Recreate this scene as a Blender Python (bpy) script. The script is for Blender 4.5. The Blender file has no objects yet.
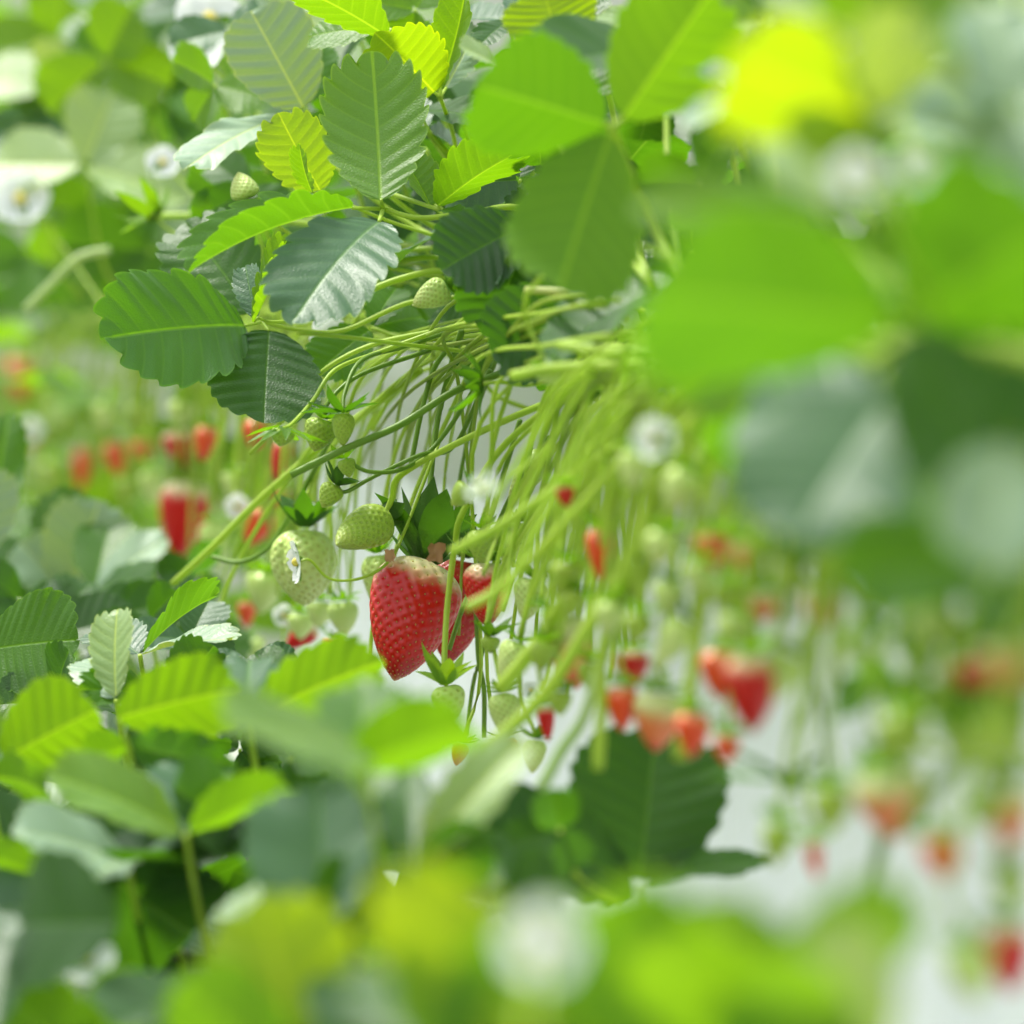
import bpy, math, random
import numpy as np
from mathutils import Vector, Matrix

S = bpy.context.scene
COL = S.collection
rnd = random.Random(11)
PX = 0.24 / 1024.0                       # 100 mm lens on a 24 mm wide sensor: metres per pixel at 1 m
CAM_Z = 1.30

# ------------------------------------------------------------------ camera
cam_d = bpy.data.cameras.new('camera')
cam = bpy.data.objects.new('camera', cam_d)
COL.objects.link(cam)
cam_d.lens = 100; cam_d.sensor_width = 24; cam_d.sensor_fit = 'HORIZONTAL'
cam_d.clip_start = 0.05; cam_d.clip_end = 60
cam.location = (0, 0, CAM_Z)
cam.rotation_euler = (math.radians(90 - 2.85), 0, 0)
S.camera = cam
cam_d.dof.use_dof = True
cam_d.dof.focus_distance = 2.33
cam_d.dof.aperture_fstop = 3.7
RM = cam.rotation_euler.to_matrix()


def P(px, py, d):
    """the point seen at that place of the frame, d metres down the lens axis"""
    return RM @ Vector(((px - 512) * PX * d, (512 - py) * PX * d, -d)) + cam.location


def V(x, y, z):
    return RM @ Vector((x, y, z))


def drow(px):
    return min(7.0, 0.41 / max(0.05, (px - 512) * PX + 0.197))


def crown(y, dx=0.045, z=1.272):
    return Vector((0.41 - 0.197 * y + dx, y, z))


# ------------------------------------------------------------------ node helpers
def newmat(name):
    m = bpy.data.materials.new(name); m.use_nodes = True
    m.node_tree.nodes.clear()
    return m, m.node_tree


def N(nt, t, **kw):
    n = nt.nodes.new(t)
    for k, v in kw.items():
        if k[0] == 'i' and k[1:].isdigit():
            n.inputs[int(k[1:])].default_value = v
        else:
            setattr(n, k, v)
    return n


def lk(nt, a, b):
    nt.links.new(a, b)


def math_n(nt, op, a, b=None, clamp=False):
    n = nt.nodes.new('ShaderNodeMath'); n.operation = op; n.use_clamp = clamp
    for i, v in enumerate((a, b)):
        if v is None: continue
        if isinstance(v, (int, float)): n.inputs[i].default_value = v
        else: nt.links.new(v, n.inputs[i])
    return n.outputs[0]


def mixc(nt, fac, a, b, blend='MIX'):
    n = nt.nodes.new('ShaderNodeMix'); n.data_type = 'RGBA'; n.blend_type = blend
    for sock, v in ((n.inputs[0], fac), (n.inputs[6], a), (n.inputs[7], b)):
        if isinstance(v, (int, float)): sock.default_value = v
        elif isinstance(v, tuple): sock.default_value = v if len(v) == 4 else (*v, 1)
        else: nt.links.new(v, sock)
    return n.outputs[2]


def smooth(nt, x, a, b):
    n = nt.nodes.new('ShaderNodeMapRange'); n.interpolation_type = 'SMOOTHSTEP'
    nt.links.new(x, n.inputs[0]); n.inputs[1].default_value = a; n.inputs[2].default_value = b
    return n.outputs[0]


# ------------------------------------------------------------------ materials
def leaf_material():
    m, nt = newmat('strawberry_leaf_blade')
    out = N(nt, 'ShaderNodeOutputMaterial')
    oi = N(nt, 'ShaderNodeObjectInfo')
    uv = N(nt, 'ShaderNodeUVMap', uv_map='UVMap')
    sep = N(nt, 'ShaderNodeSeparateXYZ'); lk(nt, uv.outputs[0], sep.inputs[0])
    u, v = sep.outputs[0], sep.outputs[1]
    tc = N(nt, 'ShaderNodeTexCoord')
    geo = N(nt, 'ShaderNodeNewGeometry')
    # lateral veins, one to each tooth, and the midrib
    f = math_n(nt, 'ABSOLUTE', math_n(nt, 'SUBTRACT', math_n(nt, 'FRACT', math_n(nt, 'ADD', u, 0.78)), 0.5))
    lat = math_n(nt, 'SUBTRACT', 1.0, smooth(nt, f, 0.015, 0.11))
    mid = math_n(nt, 'SUBTRACT', 1.0, smooth(nt, math_n(nt, 'ABSOLUTE', v), 0.004, 0.016))
    vein = math_n(nt, 'MAXIMUM', math_n(nt, 'MULTIPLY', lat, 0.22), mid, clamp=True)
    ed = N(nt, 'ShaderNodeUVMap', uv_map='edge')
    sepe = N(nt, 'ShaderNodeSeparateXYZ'); lk(nt, ed.outputs[0], sepe.inputs[0])
    edge = smooth(nt, sepe.outputs[0], 0.955, 1.0)
    nz = N(nt, 'ShaderNodeTexNoise'); nz.inputs['Scale'].default_value = 28; nz.inputs['Detail'].default_value = 3
    lk(nt, tc.outputs['Object'], nz.inputs['Vector'])
    nz2 = N(nt, 'ShaderNodeTexNoise'); nz2.inputs['Scale'].default_value = 420; nz2.inputs['Detail'].default_value = 4
    lk(nt, tc.outputs['Object'], nz2.inputs['Vector'])
    base = mixc(nt, math_n(nt, 'MULTIPLY', nz.outputs[0], 0.5), oi.outputs['Color'], mixc(nt, 1.0, oi.outputs['Color'], (1.5, 1.25, 0.7), 'MULTIPLY'))
    base = mixc(nt, math_n(nt, 'MULTIPLY', nz2.outputs[0], 0.35), base, mixc(nt, 1.0, base, (0.55, 0.7, 0.6), 'MULTIPLY'))
    vcol = mixc(nt, 1.0, base, (2.2, 1.8, 1.0), 'MULTIPLY')
    base = mixc(nt, math_n(nt, 'MULTIPLY', vein, 0.7), base, vcol)
    base = mixc(nt, math_n(nt, 'MULTIPLY', edge, 0.6), base, vcol)
    under = mixc(nt, 0.18, base, (0.20, 0.34, 0.06))
    col = mixc(nt, geo.outputs['Backfacing'], base, under)
    # crinkled blade between the veins
    vo = N(nt, 'ShaderNodeTexVoronoi'); vo.feature = 'DISTANCE_TO_EDGE'; vo.inputs['Scale'].default_value = 520
    lk(nt, tc.outputs['Object'], vo.inputs['Vector'])
    h = math_n(nt, 'ADD', math_n(nt, 'MULTIPLY', smooth(nt, vo.outputs['Distance'], 0.0, 0.35), 0.5), math_n(nt, 'MULTIPLY', nz2.outputs[0], 0.5))
    h = math_n(nt, 'SUBTRACT', h, math_n(nt, 'MULTIPLY', vein, 1.1))
    bp = N(nt, 'ShaderNodeBump'); bp.inputs['Strength'].default_value = 0.32; bp.inputs['Distance'].default_value = 0.0006
    lk(nt, h, bp.inputs['Height'])
    bs = N(nt, 'ShaderNodeBsdfPrincipled')
    bs.inputs['Roughness'].default_value = 0.42
    bs.inputs['Specular IOR Level'].default_value = 0.55
    bs.inputs['Sheen Roughness'].default_value = 0.45; bs.inputs['Sheen Tint'].default_value = (.86, .95, 1, 1)
    lk(nt, math_n(nt, 'SUBTRACT', 0.12, math_n(nt, 'MULTIPLY', geo.outputs['Backfacing'], 0.12)), bs.inputs['Sheen Weight'])
    lk(nt, col, bs.inputs['Base Color']); lk(nt, bp.outputs[0], bs.inputs['Normal'])
    rg = math_n(nt, 'ADD', math_n(nt, 'MULTIPLY', geo.outputs['Backfacing'], 0.30), 0.44); lk(nt, rg, bs.inputs['Roughness'])
    tr = N(nt, 'ShaderNodeBsdfTranslucent')
    tcol = mixc(nt, 0.40, mixc(nt, 1.0, base, (3.3, 2.8, 0.4), 'MULTIPLY'), mixc(nt, math_n(nt, 'MULTIPLY', vein, .6), (0.115, 0.29, 0.003), (.36, .55, .05)))
    lk(nt, tcol, tr.inputs['Color']); lk(nt, bp.outputs[0], tr.inputs['Normal'])
    mx = N(nt, 'ShaderNodeMixShader')
    sc_ = N(nt, 'ShaderNodeSeparateColor'); lk(nt, oi.outputs['Color'], sc_.inputs[0])
    lk(nt, math_n(nt, 'SUBTRACT', 0.52, math_n(nt, 'MULTIPLY', math_n(nt, 'DIVIDE', sc_.outputs[2], sc_.outputs[1]), 0.45)), mx.inputs[0])   # older bluish leaves are thicker
    lk(nt, bs.outputs[0], mx.inputs[1]); lk(nt, tr.outputs[0], mx.inputs[2])
    lk(nt, mx.outputs[0], out.inputs[0])
    return m


def stem_material():
    m, nt = newmat('green_stalk')
    out = N(nt, 'ShaderNodeOutputMaterial'); oi = N(nt, 'ShaderNodeObjectInfo'); tc = N(nt, 'ShaderNodeTexCoord')
    nz = N(nt, 'ShaderNodeTexNoise'); nz.inputs['Scale'].default_value = 40
    lk(nt, tc.outputs['Object'], nz.inputs['Vector'])
    c = mixc(nt, nz.outputs[0], oi.outputs['Color'], mixc(nt, 1.0, oi.outputs['Color'], (0.72, 0.85, 0.6), 'MULTIPLY'))
    bs = N(nt, 'ShaderNodeBsdfPrincipled'); bs.inputs['Roughness'].default_value = 0.45
    lk(nt, c, bs.inputs['Base Color'])
    tr = N(nt, 'ShaderNodeBsdfTranslucent'); lk(nt, mixc(nt, 1.0, c, (1.5, 1.4, 0.4), 'MULTIPLY'), tr.inputs['Color'])
    mx = N(nt, 'ShaderNodeMixShader'); mx.inputs[0].default_value = 0.3
    lk(nt, bs.outputs[0], mx.inputs[1]); lk(nt, tr.outputs[0], mx.inputs[2]); lk(nt, mx.outputs[0], out.inputs[0])
    return m


def berry_material(name, top, body, tip, a, b, seed, rough=0.3, light=0.0):
    """colour runs from the shoulder (generated 1) to the tip"""
    m, nt = newmat(name)
    out = N(nt, 'ShaderNodeOutputMaterial')
    uv = N(nt, 'ShaderNodeUVMap', uv_map='UVMap'); sep = N(nt, 'ShaderNodeSeparateXYZ'); lk(nt, uv.outputs[0], sep.inputs[0])
    tc = N(nt, 'ShaderNodeTexCoord')
    nz = N(nt, 'ShaderNodeTexNoise'); nz.inputs['Scale'].default_value = 60; lk(nt, tc.outputs['Object'], nz.inputs['Vector'])
    t = math_n(nt, 'ADD', sep.outputs[0], math_n(nt, 'MULTIPLY', math_n(nt, 'SUBTRACT', nz.outputs[0], 0.5), 0.30))
    c = mixc(nt, smooth(nt, t, a, b), top, body)
    c = mixc(nt, smooth(nt, t, 0.75, 1.0), c, tip)
    pit = smooth(nt, sep.outputs[1], 0.15, 0.95)
    c = mixc(nt, math_n(nt, 'MULTIPLY', pit, 0.6), c, mixc(nt, 1.0, c, light if isinstance(light, tuple) else (0.6, 0.5, 0.5), 'MULTIPLY'))
    bs = N(nt, 'ShaderNodeBsdfPrincipled'); bs.inputs['Roughness'].default_value = rough
    bs.inputs['Specular IOR Level'].default_value = 0.45
    bs.inputs['Coat Weight'].default_value = 0.10; bs.inputs['Coat Roughness'].default_value = 0.2
    bs.inputs['Subsurface Weight'].default_value = 0.06
    bs.inputs['Subsurface Radius'].default_value = (0.004, 0.0015, 0.001)
    lk(nt, c, bs.inputs['Base Color'])
    lk(nt, bs.outputs[0], out.inputs[0])
    return m


def plain(name, col, rough=0.5, trans=0.0, noise=0.2, scale=30, bump=0.0):
    m, nt = newmat(name)
    out = N(nt, 'ShaderNodeOutputMaterial'); tc = N(nt, 'ShaderNodeTexCoord')
    nz = N(nt, 'ShaderNodeTexNoise'); nz.inputs['Scale'].default_value = scale; nz.inputs['Detail'].default_value = 4
    lk(nt, tc.outputs['Object'], nz.inputs['Vector'])
    c = mixc(nt, math_n(nt, 'MULTIPLY', nz.outputs[0], noise), col, tuple(x * 0.55 for x in col))
    bs = N(nt, 'ShaderNodeBsdfPrincipled'); bs.inputs['Roughness'].default_value = rough
    lk(nt, c, bs.inputs['Base Color'])
    if bump:
        bp = N(nt, 'ShaderNodeBump'); bp.inputs['Distance'].default_value = bump; lk(nt, nz.outputs[0], bp.inputs['Height']); lk(nt, bp.outputs[0], bs.inputs['Normal'])
    last = bs.outputs[0]
    if trans:
        tr = N(nt, 'ShaderNodeBsdfTranslucent'); lk(nt, c, tr.inputs['Color'])
        mx = N(nt, 'ShaderNodeMixShader'); mx.inputs[0].default_value = trans
        lk(nt, last, mx.inputs[1]); lk(nt, tr.outputs[0], mx.inputs[2]); last = mx.outputs[0]
    lk(nt, last, out.inputs[0])
    return m


M = {}
M['leaf'] = leaf_material()
M['stem'] = stem_material()
M['ripe'] = berry_material('ripe_strawberry', (0.82, 0.72, 0.42), (0.58, 0.004, 0.004), (0.38, 0.002, 0.002), 0.08, 0.30, 0, 0.33, (.85, 1.2, .6))
M['deep'] = berry_material('deep_red_strawberry', (0.50, 0.05, 0.02), (0.50, 0.008, 0.010), (0.38, 0.004, 0.006), 0.0, 0.2, 0, 0.28, (1.1, 2.0, 1.1))
M['orange'] = berry_material('orange_strawberry', (0.80, 0.42, 0.18), (0.80, 0.075, 0.015), (0.66, 0.025, 0.01), 0.03, 0.35, 0, 0.35, (0.9, 0.7, 0.6))
M['turning'] = berry_material('half_ripe_strawberry', (0.64, 0.66, 0.28), (0.78, 0.20, 0.07), (0.66, 0.015, 0.01), 0.22, 0.55, 0, 0.33, (0.9, 0.7, 0.6))
M['green'] = berry_material('green_strawberry', (0.34, 0.48, 0.05), (0.36, 0.50, 0.06), (0.44, 0.52, 0.09), 0.1, 0.8, 0, 0.5, (0.55, 0.7, 0.4))
M['pale'] = berry_material('pale_green_strawberry', (0.50, 0.66, 0.16), (0.60, 0.70, 0.25), (0.62, 0.70, 0.26), 0.1, 0.8, 0, 0.42, (0.70, 0.62, 0.25))
M['seed_r'] = plain('golden_seed', (0.55, 0.32, 0.08), 0.4)
M['seed_g'] = plain('green_seed', (0.50, 0.55, 0.16), 0.4)
M['petal'] = plain('white_petal', (0.90, 0.92, 0.92), 0.6, 0.35, 0.05)
M['pollen'] = plain('yellow_flower_centre', (0.72, 0.60, 0.08), 0.7)
M['dry'] = plain('dry_brown_petal', (0.42, 0.22, 0.10), 0.8)
M['film'] = plain('white_plastic_film', (0.90, 0.93, 0.98), 0.45, 0.5, 0.08, 5)
M['trough'] = plain('white_trough_plastic', (0.72, 0.75, 0.76), 0.5, 0, 0.1, 10)
M['soil'] = plain('dark_substrate', (0.030, 0.022, 0.014), 0.95, 0, 0.8, 90, 0.004)
M['ground'] = plain('pale_ground_cover', (0.30, 0.34, 0.26), 0.9, 0, 0.4, 6, 0.003)

# leaf colours
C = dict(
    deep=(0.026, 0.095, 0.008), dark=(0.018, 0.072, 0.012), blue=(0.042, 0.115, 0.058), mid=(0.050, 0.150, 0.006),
    fresh=(0.082, 0.200, 0.006), lime=(0.100, 0.220, 0.005), yellow=(0.160, 0.270, 0.005), grey=(0.20, 0.31, 0.235), pale=(0.24, 0.36, 0.17))  # grey: pale sky sheen put into the blade colour
WORD = dict(deep='deep green', dark='dark green', blue='bluish green', mid='mid green', fresh='fresh green', lime='lime green',
            yellow='yellow-green', grey='greyish green', pale='pale green')
STEM = (0.50, 0.64, 0.08)
STEMD = (0.22, 0.36, 0.045)

# ------------------------------------------------------------------ object helpers
items = []                                 # (object, px, py, what) for things that get a label from where they stand


def rgba(c):
    return (c[0], c[1], c[2], 1)


def empty(name, loc, label=None, cat=None, group=None):
    o = bpy.data.objects.new(name, None); COL.objects.link(o); o.location = loc
    o.empty_display_size = 0.01
    if label: o['label'] = label
    if cat: o['category'] = cat
    if group: o['group'] = group
    return o


def meshobj(name, verts, faces, mats, parent=None, color=None, uvs=None, edge=None, midx=None, origin=None):
    me = bpy.data.meshes.new(name)
    org = np.array(parent_loc(parent) if parent else (origin if origin is not None else (0, 0, 0)), float)
    vs = np.asarray(verts, float) - org
    me.from_pydata(vs.tolist(), [], faces)
    for mt in mats if isinstance(mats, (list, tuple)) else [mats]:
        me.materials.append(mt)
    me.polygons.foreach_set('use_smooth', [True] * len(me.polygons))
    if midx is not None: me.polygons.foreach_set('material_index', midx)
    if uvs is not None:
        li = np.empty(len(me.loops), int); me.loops.foreach_get('vertex_index', li)
        me.uv_layers.new(name='UVMap').data.foreach_set('uv', np.asarray(uvs, float)[li].ravel())
        if edge is not None:
            e2 = np.stack([edge, np.zeros(len(edge))], 1)
            me.uv_layers.new(name='edge').data.foreach_set('uv', e2[li].ravel())
    me.update()
    o = bpy.data.objects.new(name, me); COL.objects.link(o)
    if parent: o.parent = parent
    else: o.location = org
    if color: o.color = rgba(color)
    return o


def parent_loc(p):
    l = Vector((0, 0, 0))
    while p is not None:
        l += p.location; p = p.parent
    return l


def tube_geo(pts, r0, r1, sides=8, sub=5, close=True):
    pts = [Vector(p) for p in pts]
    if len(pts) == 2: pts = [pts[0], pts[0].lerp(pts[1], .5), pts[1]]
    ext = [pts[0] * 2 - pts[1]] + pts + [pts[-1] * 2 - pts[-2]]
    out = []
    for i in range(1, len(ext) - 2):
        a, b, c, d = ext[i - 1:i + 3]
        for k in range(sub):
            t = k / sub
            out.append(0.5 * ((2 * b) + (c - a) * t + (2 * a - 5 * b + 4 * c - d) * t * t + (3 * b - a - 3 * c + d) * t ** 3))
    out.append(pts[-1])
    n = len(out)
    verts, faces = [], []
    up = Vector((0.3, 0.2, 1)).normalized()
    for i, p in enumerate(out):
        tg = (out[min(i + 1, n - 1)] - out[max(i - 1, 0)]).normalized()
        x = up.cross(tg)
        if x.length < 1e-3: x = Vector((1, 0, 0)).cross(tg)
        x.normalize(); y = tg.cross(x); up = y.cross(tg) * -1 if False else up
        t = i / (n - 1); r = r0 + (r1 - r0) * t
        for k in range(sides):
            a = 2 * math.pi * k / sides
            verts.append(p + (x * math.cos(a) + y * math.sin(a)) * r)
    for i in range(n - 1):
        for k in range(sides):
            k2 = (k + 1) % sides
            faces.append((i * sides + k, i * sides + k2, (i + 1) * sides + k2, (i + 1) * sides + k))
    faces.append(tuple(range(sides - 1, -1, -1))); faces.append(tuple(range((n - 1) * sides, n * sides)))
    return verts, faces


def frame(base, tip, nrm):
    y = (tip - base); L = y.length; y = y.normalized()
    z = nrm - y * nrm.dot(y)
    if z.length < 1e-4: z = Vector((0, 0, 1)) - y * y.z
    z.normalize(); x = y.cross(z)
    return np.array([x, y, z]).T, L


# ------------------------------------------------------------------ leaflet
def leaflet_geo(W, n=8, st=7, ns=9, fold=(0.2, 0.2), curl=0.0, bend=0.3, pleat=0.03, tooth=0.05, und=0.02, seed=0):
    pleat *= .5; tooth *= .88
    """unit long blade: base at 0, tip at y = 1, upper side towards +z. One tooth to each lateral vein."""
    r = np.random.RandomState(seed)
    p0 = 0.27
    nn = int(round(n / (1 - p0)))
    phi = np.linspace(0, 1, nn * st + 1)
    ye = (1 - np.cos(np.pi * phi)) / 2
    xe = W / 2 * np.sin(np.pi * phi) ** 0.78 * (0.68 + 0.60 * ye) / 1.03
    u = phi * (nn - 0.28); f = u % 1.0
    ramp = np.clip((phi - 0.2) / 0.15, 0, 1)
    sh = np.where(f < 0.72, np.sin(np.clip(f / 0.72, 0, 1) * np.pi / 2) ** 0.8, np.cos(np.clip((f - 0.72) / 0.28, 0, 1) * np.pi / 2) ** 0.75)
    wob = 0.75 + 0.5 * r.rand(nn + 2)
    amp = wob[np.minimum(u.astype(int), nn)]
    last = np.exp(-((phi - 1) / 0.012) ** 2)
    dx, dy = xe, ye - 0.38
    dl = np.hypot(dx, dy) + 1e-6
    dx, dy = dx / dl, dy / dl + 0.25
    dep = tooth * sh * ramp * amp * 1.1
    s = np.linspace(0, 1, ns + 1) ** 0.85
    my = np.clip(ye - 0.36 * xe / W * (1.0), 0, 1)
    VV, UU, EE = [], [], []
    k1, k2, ph = r.uniform(1.2, 2.6), r.uniform(2.5, 4.5), r.uniform(0, 6.28)
    for sg in (1, -1):
        sc = 1 + r.uniform(-.05, .05)
        X = sg * sc * (xe[:, None] * s + dx[:, None] * dep[:, None] * s ** 4)
        Y = my[:, None] + (ye - my)[:, None] * s ** 1.1 + dy[:, None] * dep[:, None] * s ** 4
        Z = pleat * W * (np.sin(np.pi * (f - 0.72)) ** 2)[:, None] * (np.clip(s * 2.2, 0, 1) * (1 - 0.35 * s)) * np.sin(np.pi * np.clip(phi, 0.03, 0.99))[:, None] ** 0.5
        Z = Z + und * s ** 2 * (np.sin(phi * 6.28 * k1 + ph + sg) + 0.6 * np.sin(phi * 6.28 * k2 + 2 * ph))[:, None] * ramp[:, None]
        fl = fold[0] if sg > 0 else fold[1]
        R = np.abs(X)
        th0 = fl + curl * (R / (W / 2 + 1e-6)) * 0.5
        Xn = sg * R * np.cos(th0) - sg * Z * np.sin(th0)
        Zn = R * np.sin(th0) + Z * np.cos(th0)
        X, Z = Xn, Zn
        if abs(bend) > 1e-3:
            a = bend * Y; rad = 1 / bend
            Y2 = (rad + Z) * np.sin(a); Z2 = (rad + Z) * np.cos(a) - rad
            Y, Z = Y2, Z2
        VV.append(np.stack([X, Y, Z], -1).reshape(-1, 3))
        UU.append(np.stack([np.repeat(u, ns + 1), (sg * (xe[:, None] * s)).ravel()], 1))
        EE.append(np.tile(s, len(phi)))
    rows, cols = len(phi), ns + 1
    F = []
    for h in (0, 1):
        o = h * rows * cols
        for i in range(rows - 1):
            for j in range(cols - 1):
                a, b, c, d = o + i * cols + j, o + (i + 1) * cols + j, o + (i + 1) * cols + j + 1, o + i * cols + j + 1
                F.append((a, d, c, b) if h == 0 else (a, b, c, d))
    verts = np.concatenate(VV); tipy = verts[(rows - 1) * cols]
    # straighten so the tip lies on the chord
    ang = math.atan2(tipy[2], tipy[1]); ca, sa = math.cos(-ang), math.sin(-ang)
    Y, Z = verts[:, 1] * ca - verts[:, 2] * sa, verts[:, 1] * sa + verts[:, 2] * ca
    ln = math.hypot(tipy[1], tipy[2])
    verts = np.stack([verts[:, 0], Y, Z], 1) / ln
    return verts, F, np.concatenate(UU), np.concatenate(EE)


def put_leaflet(root, base, tip, wpx, nrm, color, hi, fold=(.2, .2), curl=0., bend=.3, pleat=.03, tooth=.05, und=.02, n=8, seed=0):
    R, L = frame(base, tip, nrm)
    d = -(RM.transposed() @ (base - cam.location)).z
    W = max(0.15, wpx * PX * d / L)
    vs, F, U, E = leaflet_geo(W, n=n, st=7 if hi else 4, ns=9 if hi else 5, fold=fold, curl=curl, bend=bend, pleat=pleat, tooth=tooth, und=und, seed=seed)
    vs = (vs * L) @ R.T + np.array(base)
    return meshobj('leaflet', vs, F, M['leaf'], root, color, U, E)


def compound(cx, cy, d, leafs, color, pet=None, label=None, hi=True, n=8, r=0.0014, seed=None, name='strawberry_leaf', stemc=STEM, wpt=None):
    """leafs: list of dict / tuples (tip px, tip py, tip d, width px, normal, options); pet: points of the leaf stalk in px"""
    base = P(cx, cy, d)
    root = empty(name, base, label, 'leaf')
    sd = seed if seed is not None else rnd.randrange(9999)
    for k, lf in enumerate(leafs):
        tx, ty, td, w, nr = lf[:5]; op = dict(lf[5]) if len(lf) > 5 else {}
        c = op.pop('c', color); off = op.pop('off', None)
        b = P(off[0], off[1], off[2] if len(off) > 2 else d) if off else base + (P(tx, ty, td) - base) * 0.05
        tip = P(tx, ty, td)
        op.setdefault('n', n)
        put_leaflet(root, b, tip, w, V(*nr), C[c] if isinstance(c, str) else c, hi, seed=sd + k * 7, **op)
    if pet:
        pts = [base] + [P(*q) for q in pet]
        vv, ff = tube_geo(pts, r * 0.8, r * 1.2, 8 if hi else 6, 6)
        # three short stalklets that carry the blades
        for k, lf in enumerate(leafs):
            op = lf[5] if len(lf) > 5 else {}
            if op.get('off'):
                o = op['off']; q = P(o[0], o[1], o[2] if len(o) > 2 else d)
                v2, f2 = tube_geo([base, q], r * 0.8, r * 0.6, 6, 3)
                ff += [tuple(i + len(vv) for i in t) for t in f2]; vv = vv + v2
        meshobj('petiole', [tuple(v) for v in vv], ff, M['stem'], root, stemc)
    return root


# ------------------------------------------------------------------ strawberry
def flesh_geo(L, W, hi, seeds, shape='cone', lobes=0.0, seed=0):
    r = np.random.RandomState(seed)
    nu, nv = (110, 84) if hi else (24, 18)
    t = np.linspace(0, 1, nv)
    sh = 0.26
    # profile from the shoulder (t = 0) to the tip (t = 1)
    rad = np.where(t < sh, np.sqrt(np.clip(1 - ((sh - t) / sh) ** 2, 0, 1)) * 0.92 + 0.08 * np.sqrt(t / sh + 1e-9),
                   np.clip(1 - ((t - sh) / (1 - sh)) ** (1.75 if shape == 'cone' else 2.6), 0, 1) ** (0.78 if shape == 'cone' else 0.62))
    th = np.linspace(0, 2 * np.pi, nu, endpoint=False)
    T, TH = np.meshgrid(t, th, indexing='ij')
    Rr = rad[:, None] * (1 + 0.035 * np.cos(2 * TH + r.rand() * 6) + 0.03 * np.cos(3 * TH + 4 * T + r.rand() * 6) + lobes * np.abs(np.cos(1.5 * TH + 0.6)) ** 0.5 * np.sin(np.pi * np.clip(T, 0, 1)) - lobes * .6)
    X = Rr * np.cos(TH) * W / 2; Y = Rr * np.sin(TH) * W / 2 * 0.92
    Z = -T * L + 0.10 * L * np.exp(-((Rr) / 0.35) ** 2) * (T < 0.3) * -1
    pit = np.zeros_like(X)
    sv, sf = [], []
    if seeds:
        cnt = seeds; ga = math.pi * (3 - math.sqrt(5))
        sl = []
        for i in range(cnt):
            tt = 0.05 + 0.93 * ((i + .5) / cnt) ** 0.92
            sl.append((tt, (i * ga) % (2 * np.pi)))
        pos = []
        for tt, a in sl:
            j = tt * (nv - 1); i0 = int(j); fr = j - i0
            k = int(a / (2 * np.pi) * nu) % nu
            i1 = min(i0 + 1, nv - 1)
            p = np.array([X[i0, k], Y[i0, k], Z[i0, k]]) * (1 - fr) + np.array([X[i1, k], Y[i1, k], Z[i1, k]]) * fr
            pos.append(p)
        pos = np.array(pos)
        pts = np.stack([X, Y, Z], -1).reshape(-1, 3)
        rr = 0.55 * math.sqrt(W * L * 2.0 / cnt)
        dm = np.full(len(pts), 9.0)
        for p in pos:
            dm = np.minimum(dm, np.linalg.norm(pts - p, axis=1))
        g = np.exp(-(dm / (rr * 0.62)) ** 2)
        pit = g.reshape(X.shape)
        cen = np.array([0, 0, -L * 0.42])
        nrm = pts - cen; nrm /= np.linalg.norm(nrm, axis=1)[:, None]
        pts = pts - nrm * (g * rr * 0.48)[:, None]
        X, Y, Z = [pts[:, q].reshape(X.shape) for q in range(3)]
        for p in pos:
            nn = p - cen; nn /= np.linalg.norm(nn); tz = np.array([0, 0, 1.0]); tz -= nn * tz.dot(nn); tz /= (np.linalg.norm(tz) + 1e-9); tx = np.cross(tz, nn)
            c = p - nn * rr * 0.34; b0 = len(sv)
            for zz, q in ((-1, 0), (-.45, 1), (.45, 1), (1, 0)):
                if q == 0: sv.append(c + tz * zz * rr * 0.26)
                else:
                    for a in range(6):
                        an = a * math.pi / 3
                        sv.append(c + tz * zz * rr * 0.24 + (tx * math.cos(an) + nn * math.sin(an)) * rr * 0.14)
            for a in range(6):
                a2 = (a + 1) % 6
                sf += [(b0, b0 + 1 + a2, b0 + 1 + a), (b0 + 1 + a, b0 + 1 + a2, b0 + 7 + a2, b0 + 7 + a), (b0 + 7 + a, b0 + 7 + a2, b0 + 13)]
    verts = np.stack([X, Y, Z], -1).reshape(-1, 3)
    U = np.stack([T.ravel(), pit.ravel()], 1)
    F = []
    for i in range(nv - 1):
        for k in range(nu):
            k2 = (k + 1) % nu
            F.append((i * nu + k, (i + 1) * nu + k, (i + 1) * nu + k2, i * nu + k2))
    nF = len(F)
    if sv:
        b = len(verts); F += [tuple(i + b for i in t) for t in sf]
        verts = np.concatenate([verts, np.array(sv)]); U = np.concatenate([U, np.zeros((len(sv), 2))])
    mi = [0] * nF + [1] * (len(F) - nF)
    return verts, F, U, mi


def sepal_geo(n, ln, wd, rise, hi, seed, z0=0.0):
    r = random.Random(seed); V_, F_ = [], []
    for k in range(n):
        a = 2 * math.pi * k / n + r.uniform(-.2, .2)
        l = ln * r.uniform(.75, 1.15); w = wd * r.uniform(.8, 1.2); up0 = rise + r.uniform(-.35, .35); cu = r.uniform(-.5, .9)
        b0 = len(V_); seg = 7 if hi else 4
        x, z = ln * .10, z0; ang = up0
        for i in range(seg + 1):
            t = i / seg
            ww = w * (0.35 + 0.65 * math.sin(math.pi * min(1, t * .9 + .12)) ** .8) * (1 - t ** 5) + 1e-5
            for s_, dz in ((-1, .28), (0, 0), (1, .28)):
                rx, ry = x, s_ * ww / 2
                zz = z + dz * ww * math.cos(ang)
                V_.append((rx * math.cos(a) - ry * math.sin(a), rx * math.sin(a) + ry * math.cos(a), zz))
            x += l / seg * math.cos(ang); z += l / seg * math.sin(ang); ang += cu / seg
        for i in range(seg):
            for j in (0, 1):
                p = b0 + i * 3 + j; F_.append((p, p + 3, p + 4, p + 1))
    return V_, F_


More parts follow.
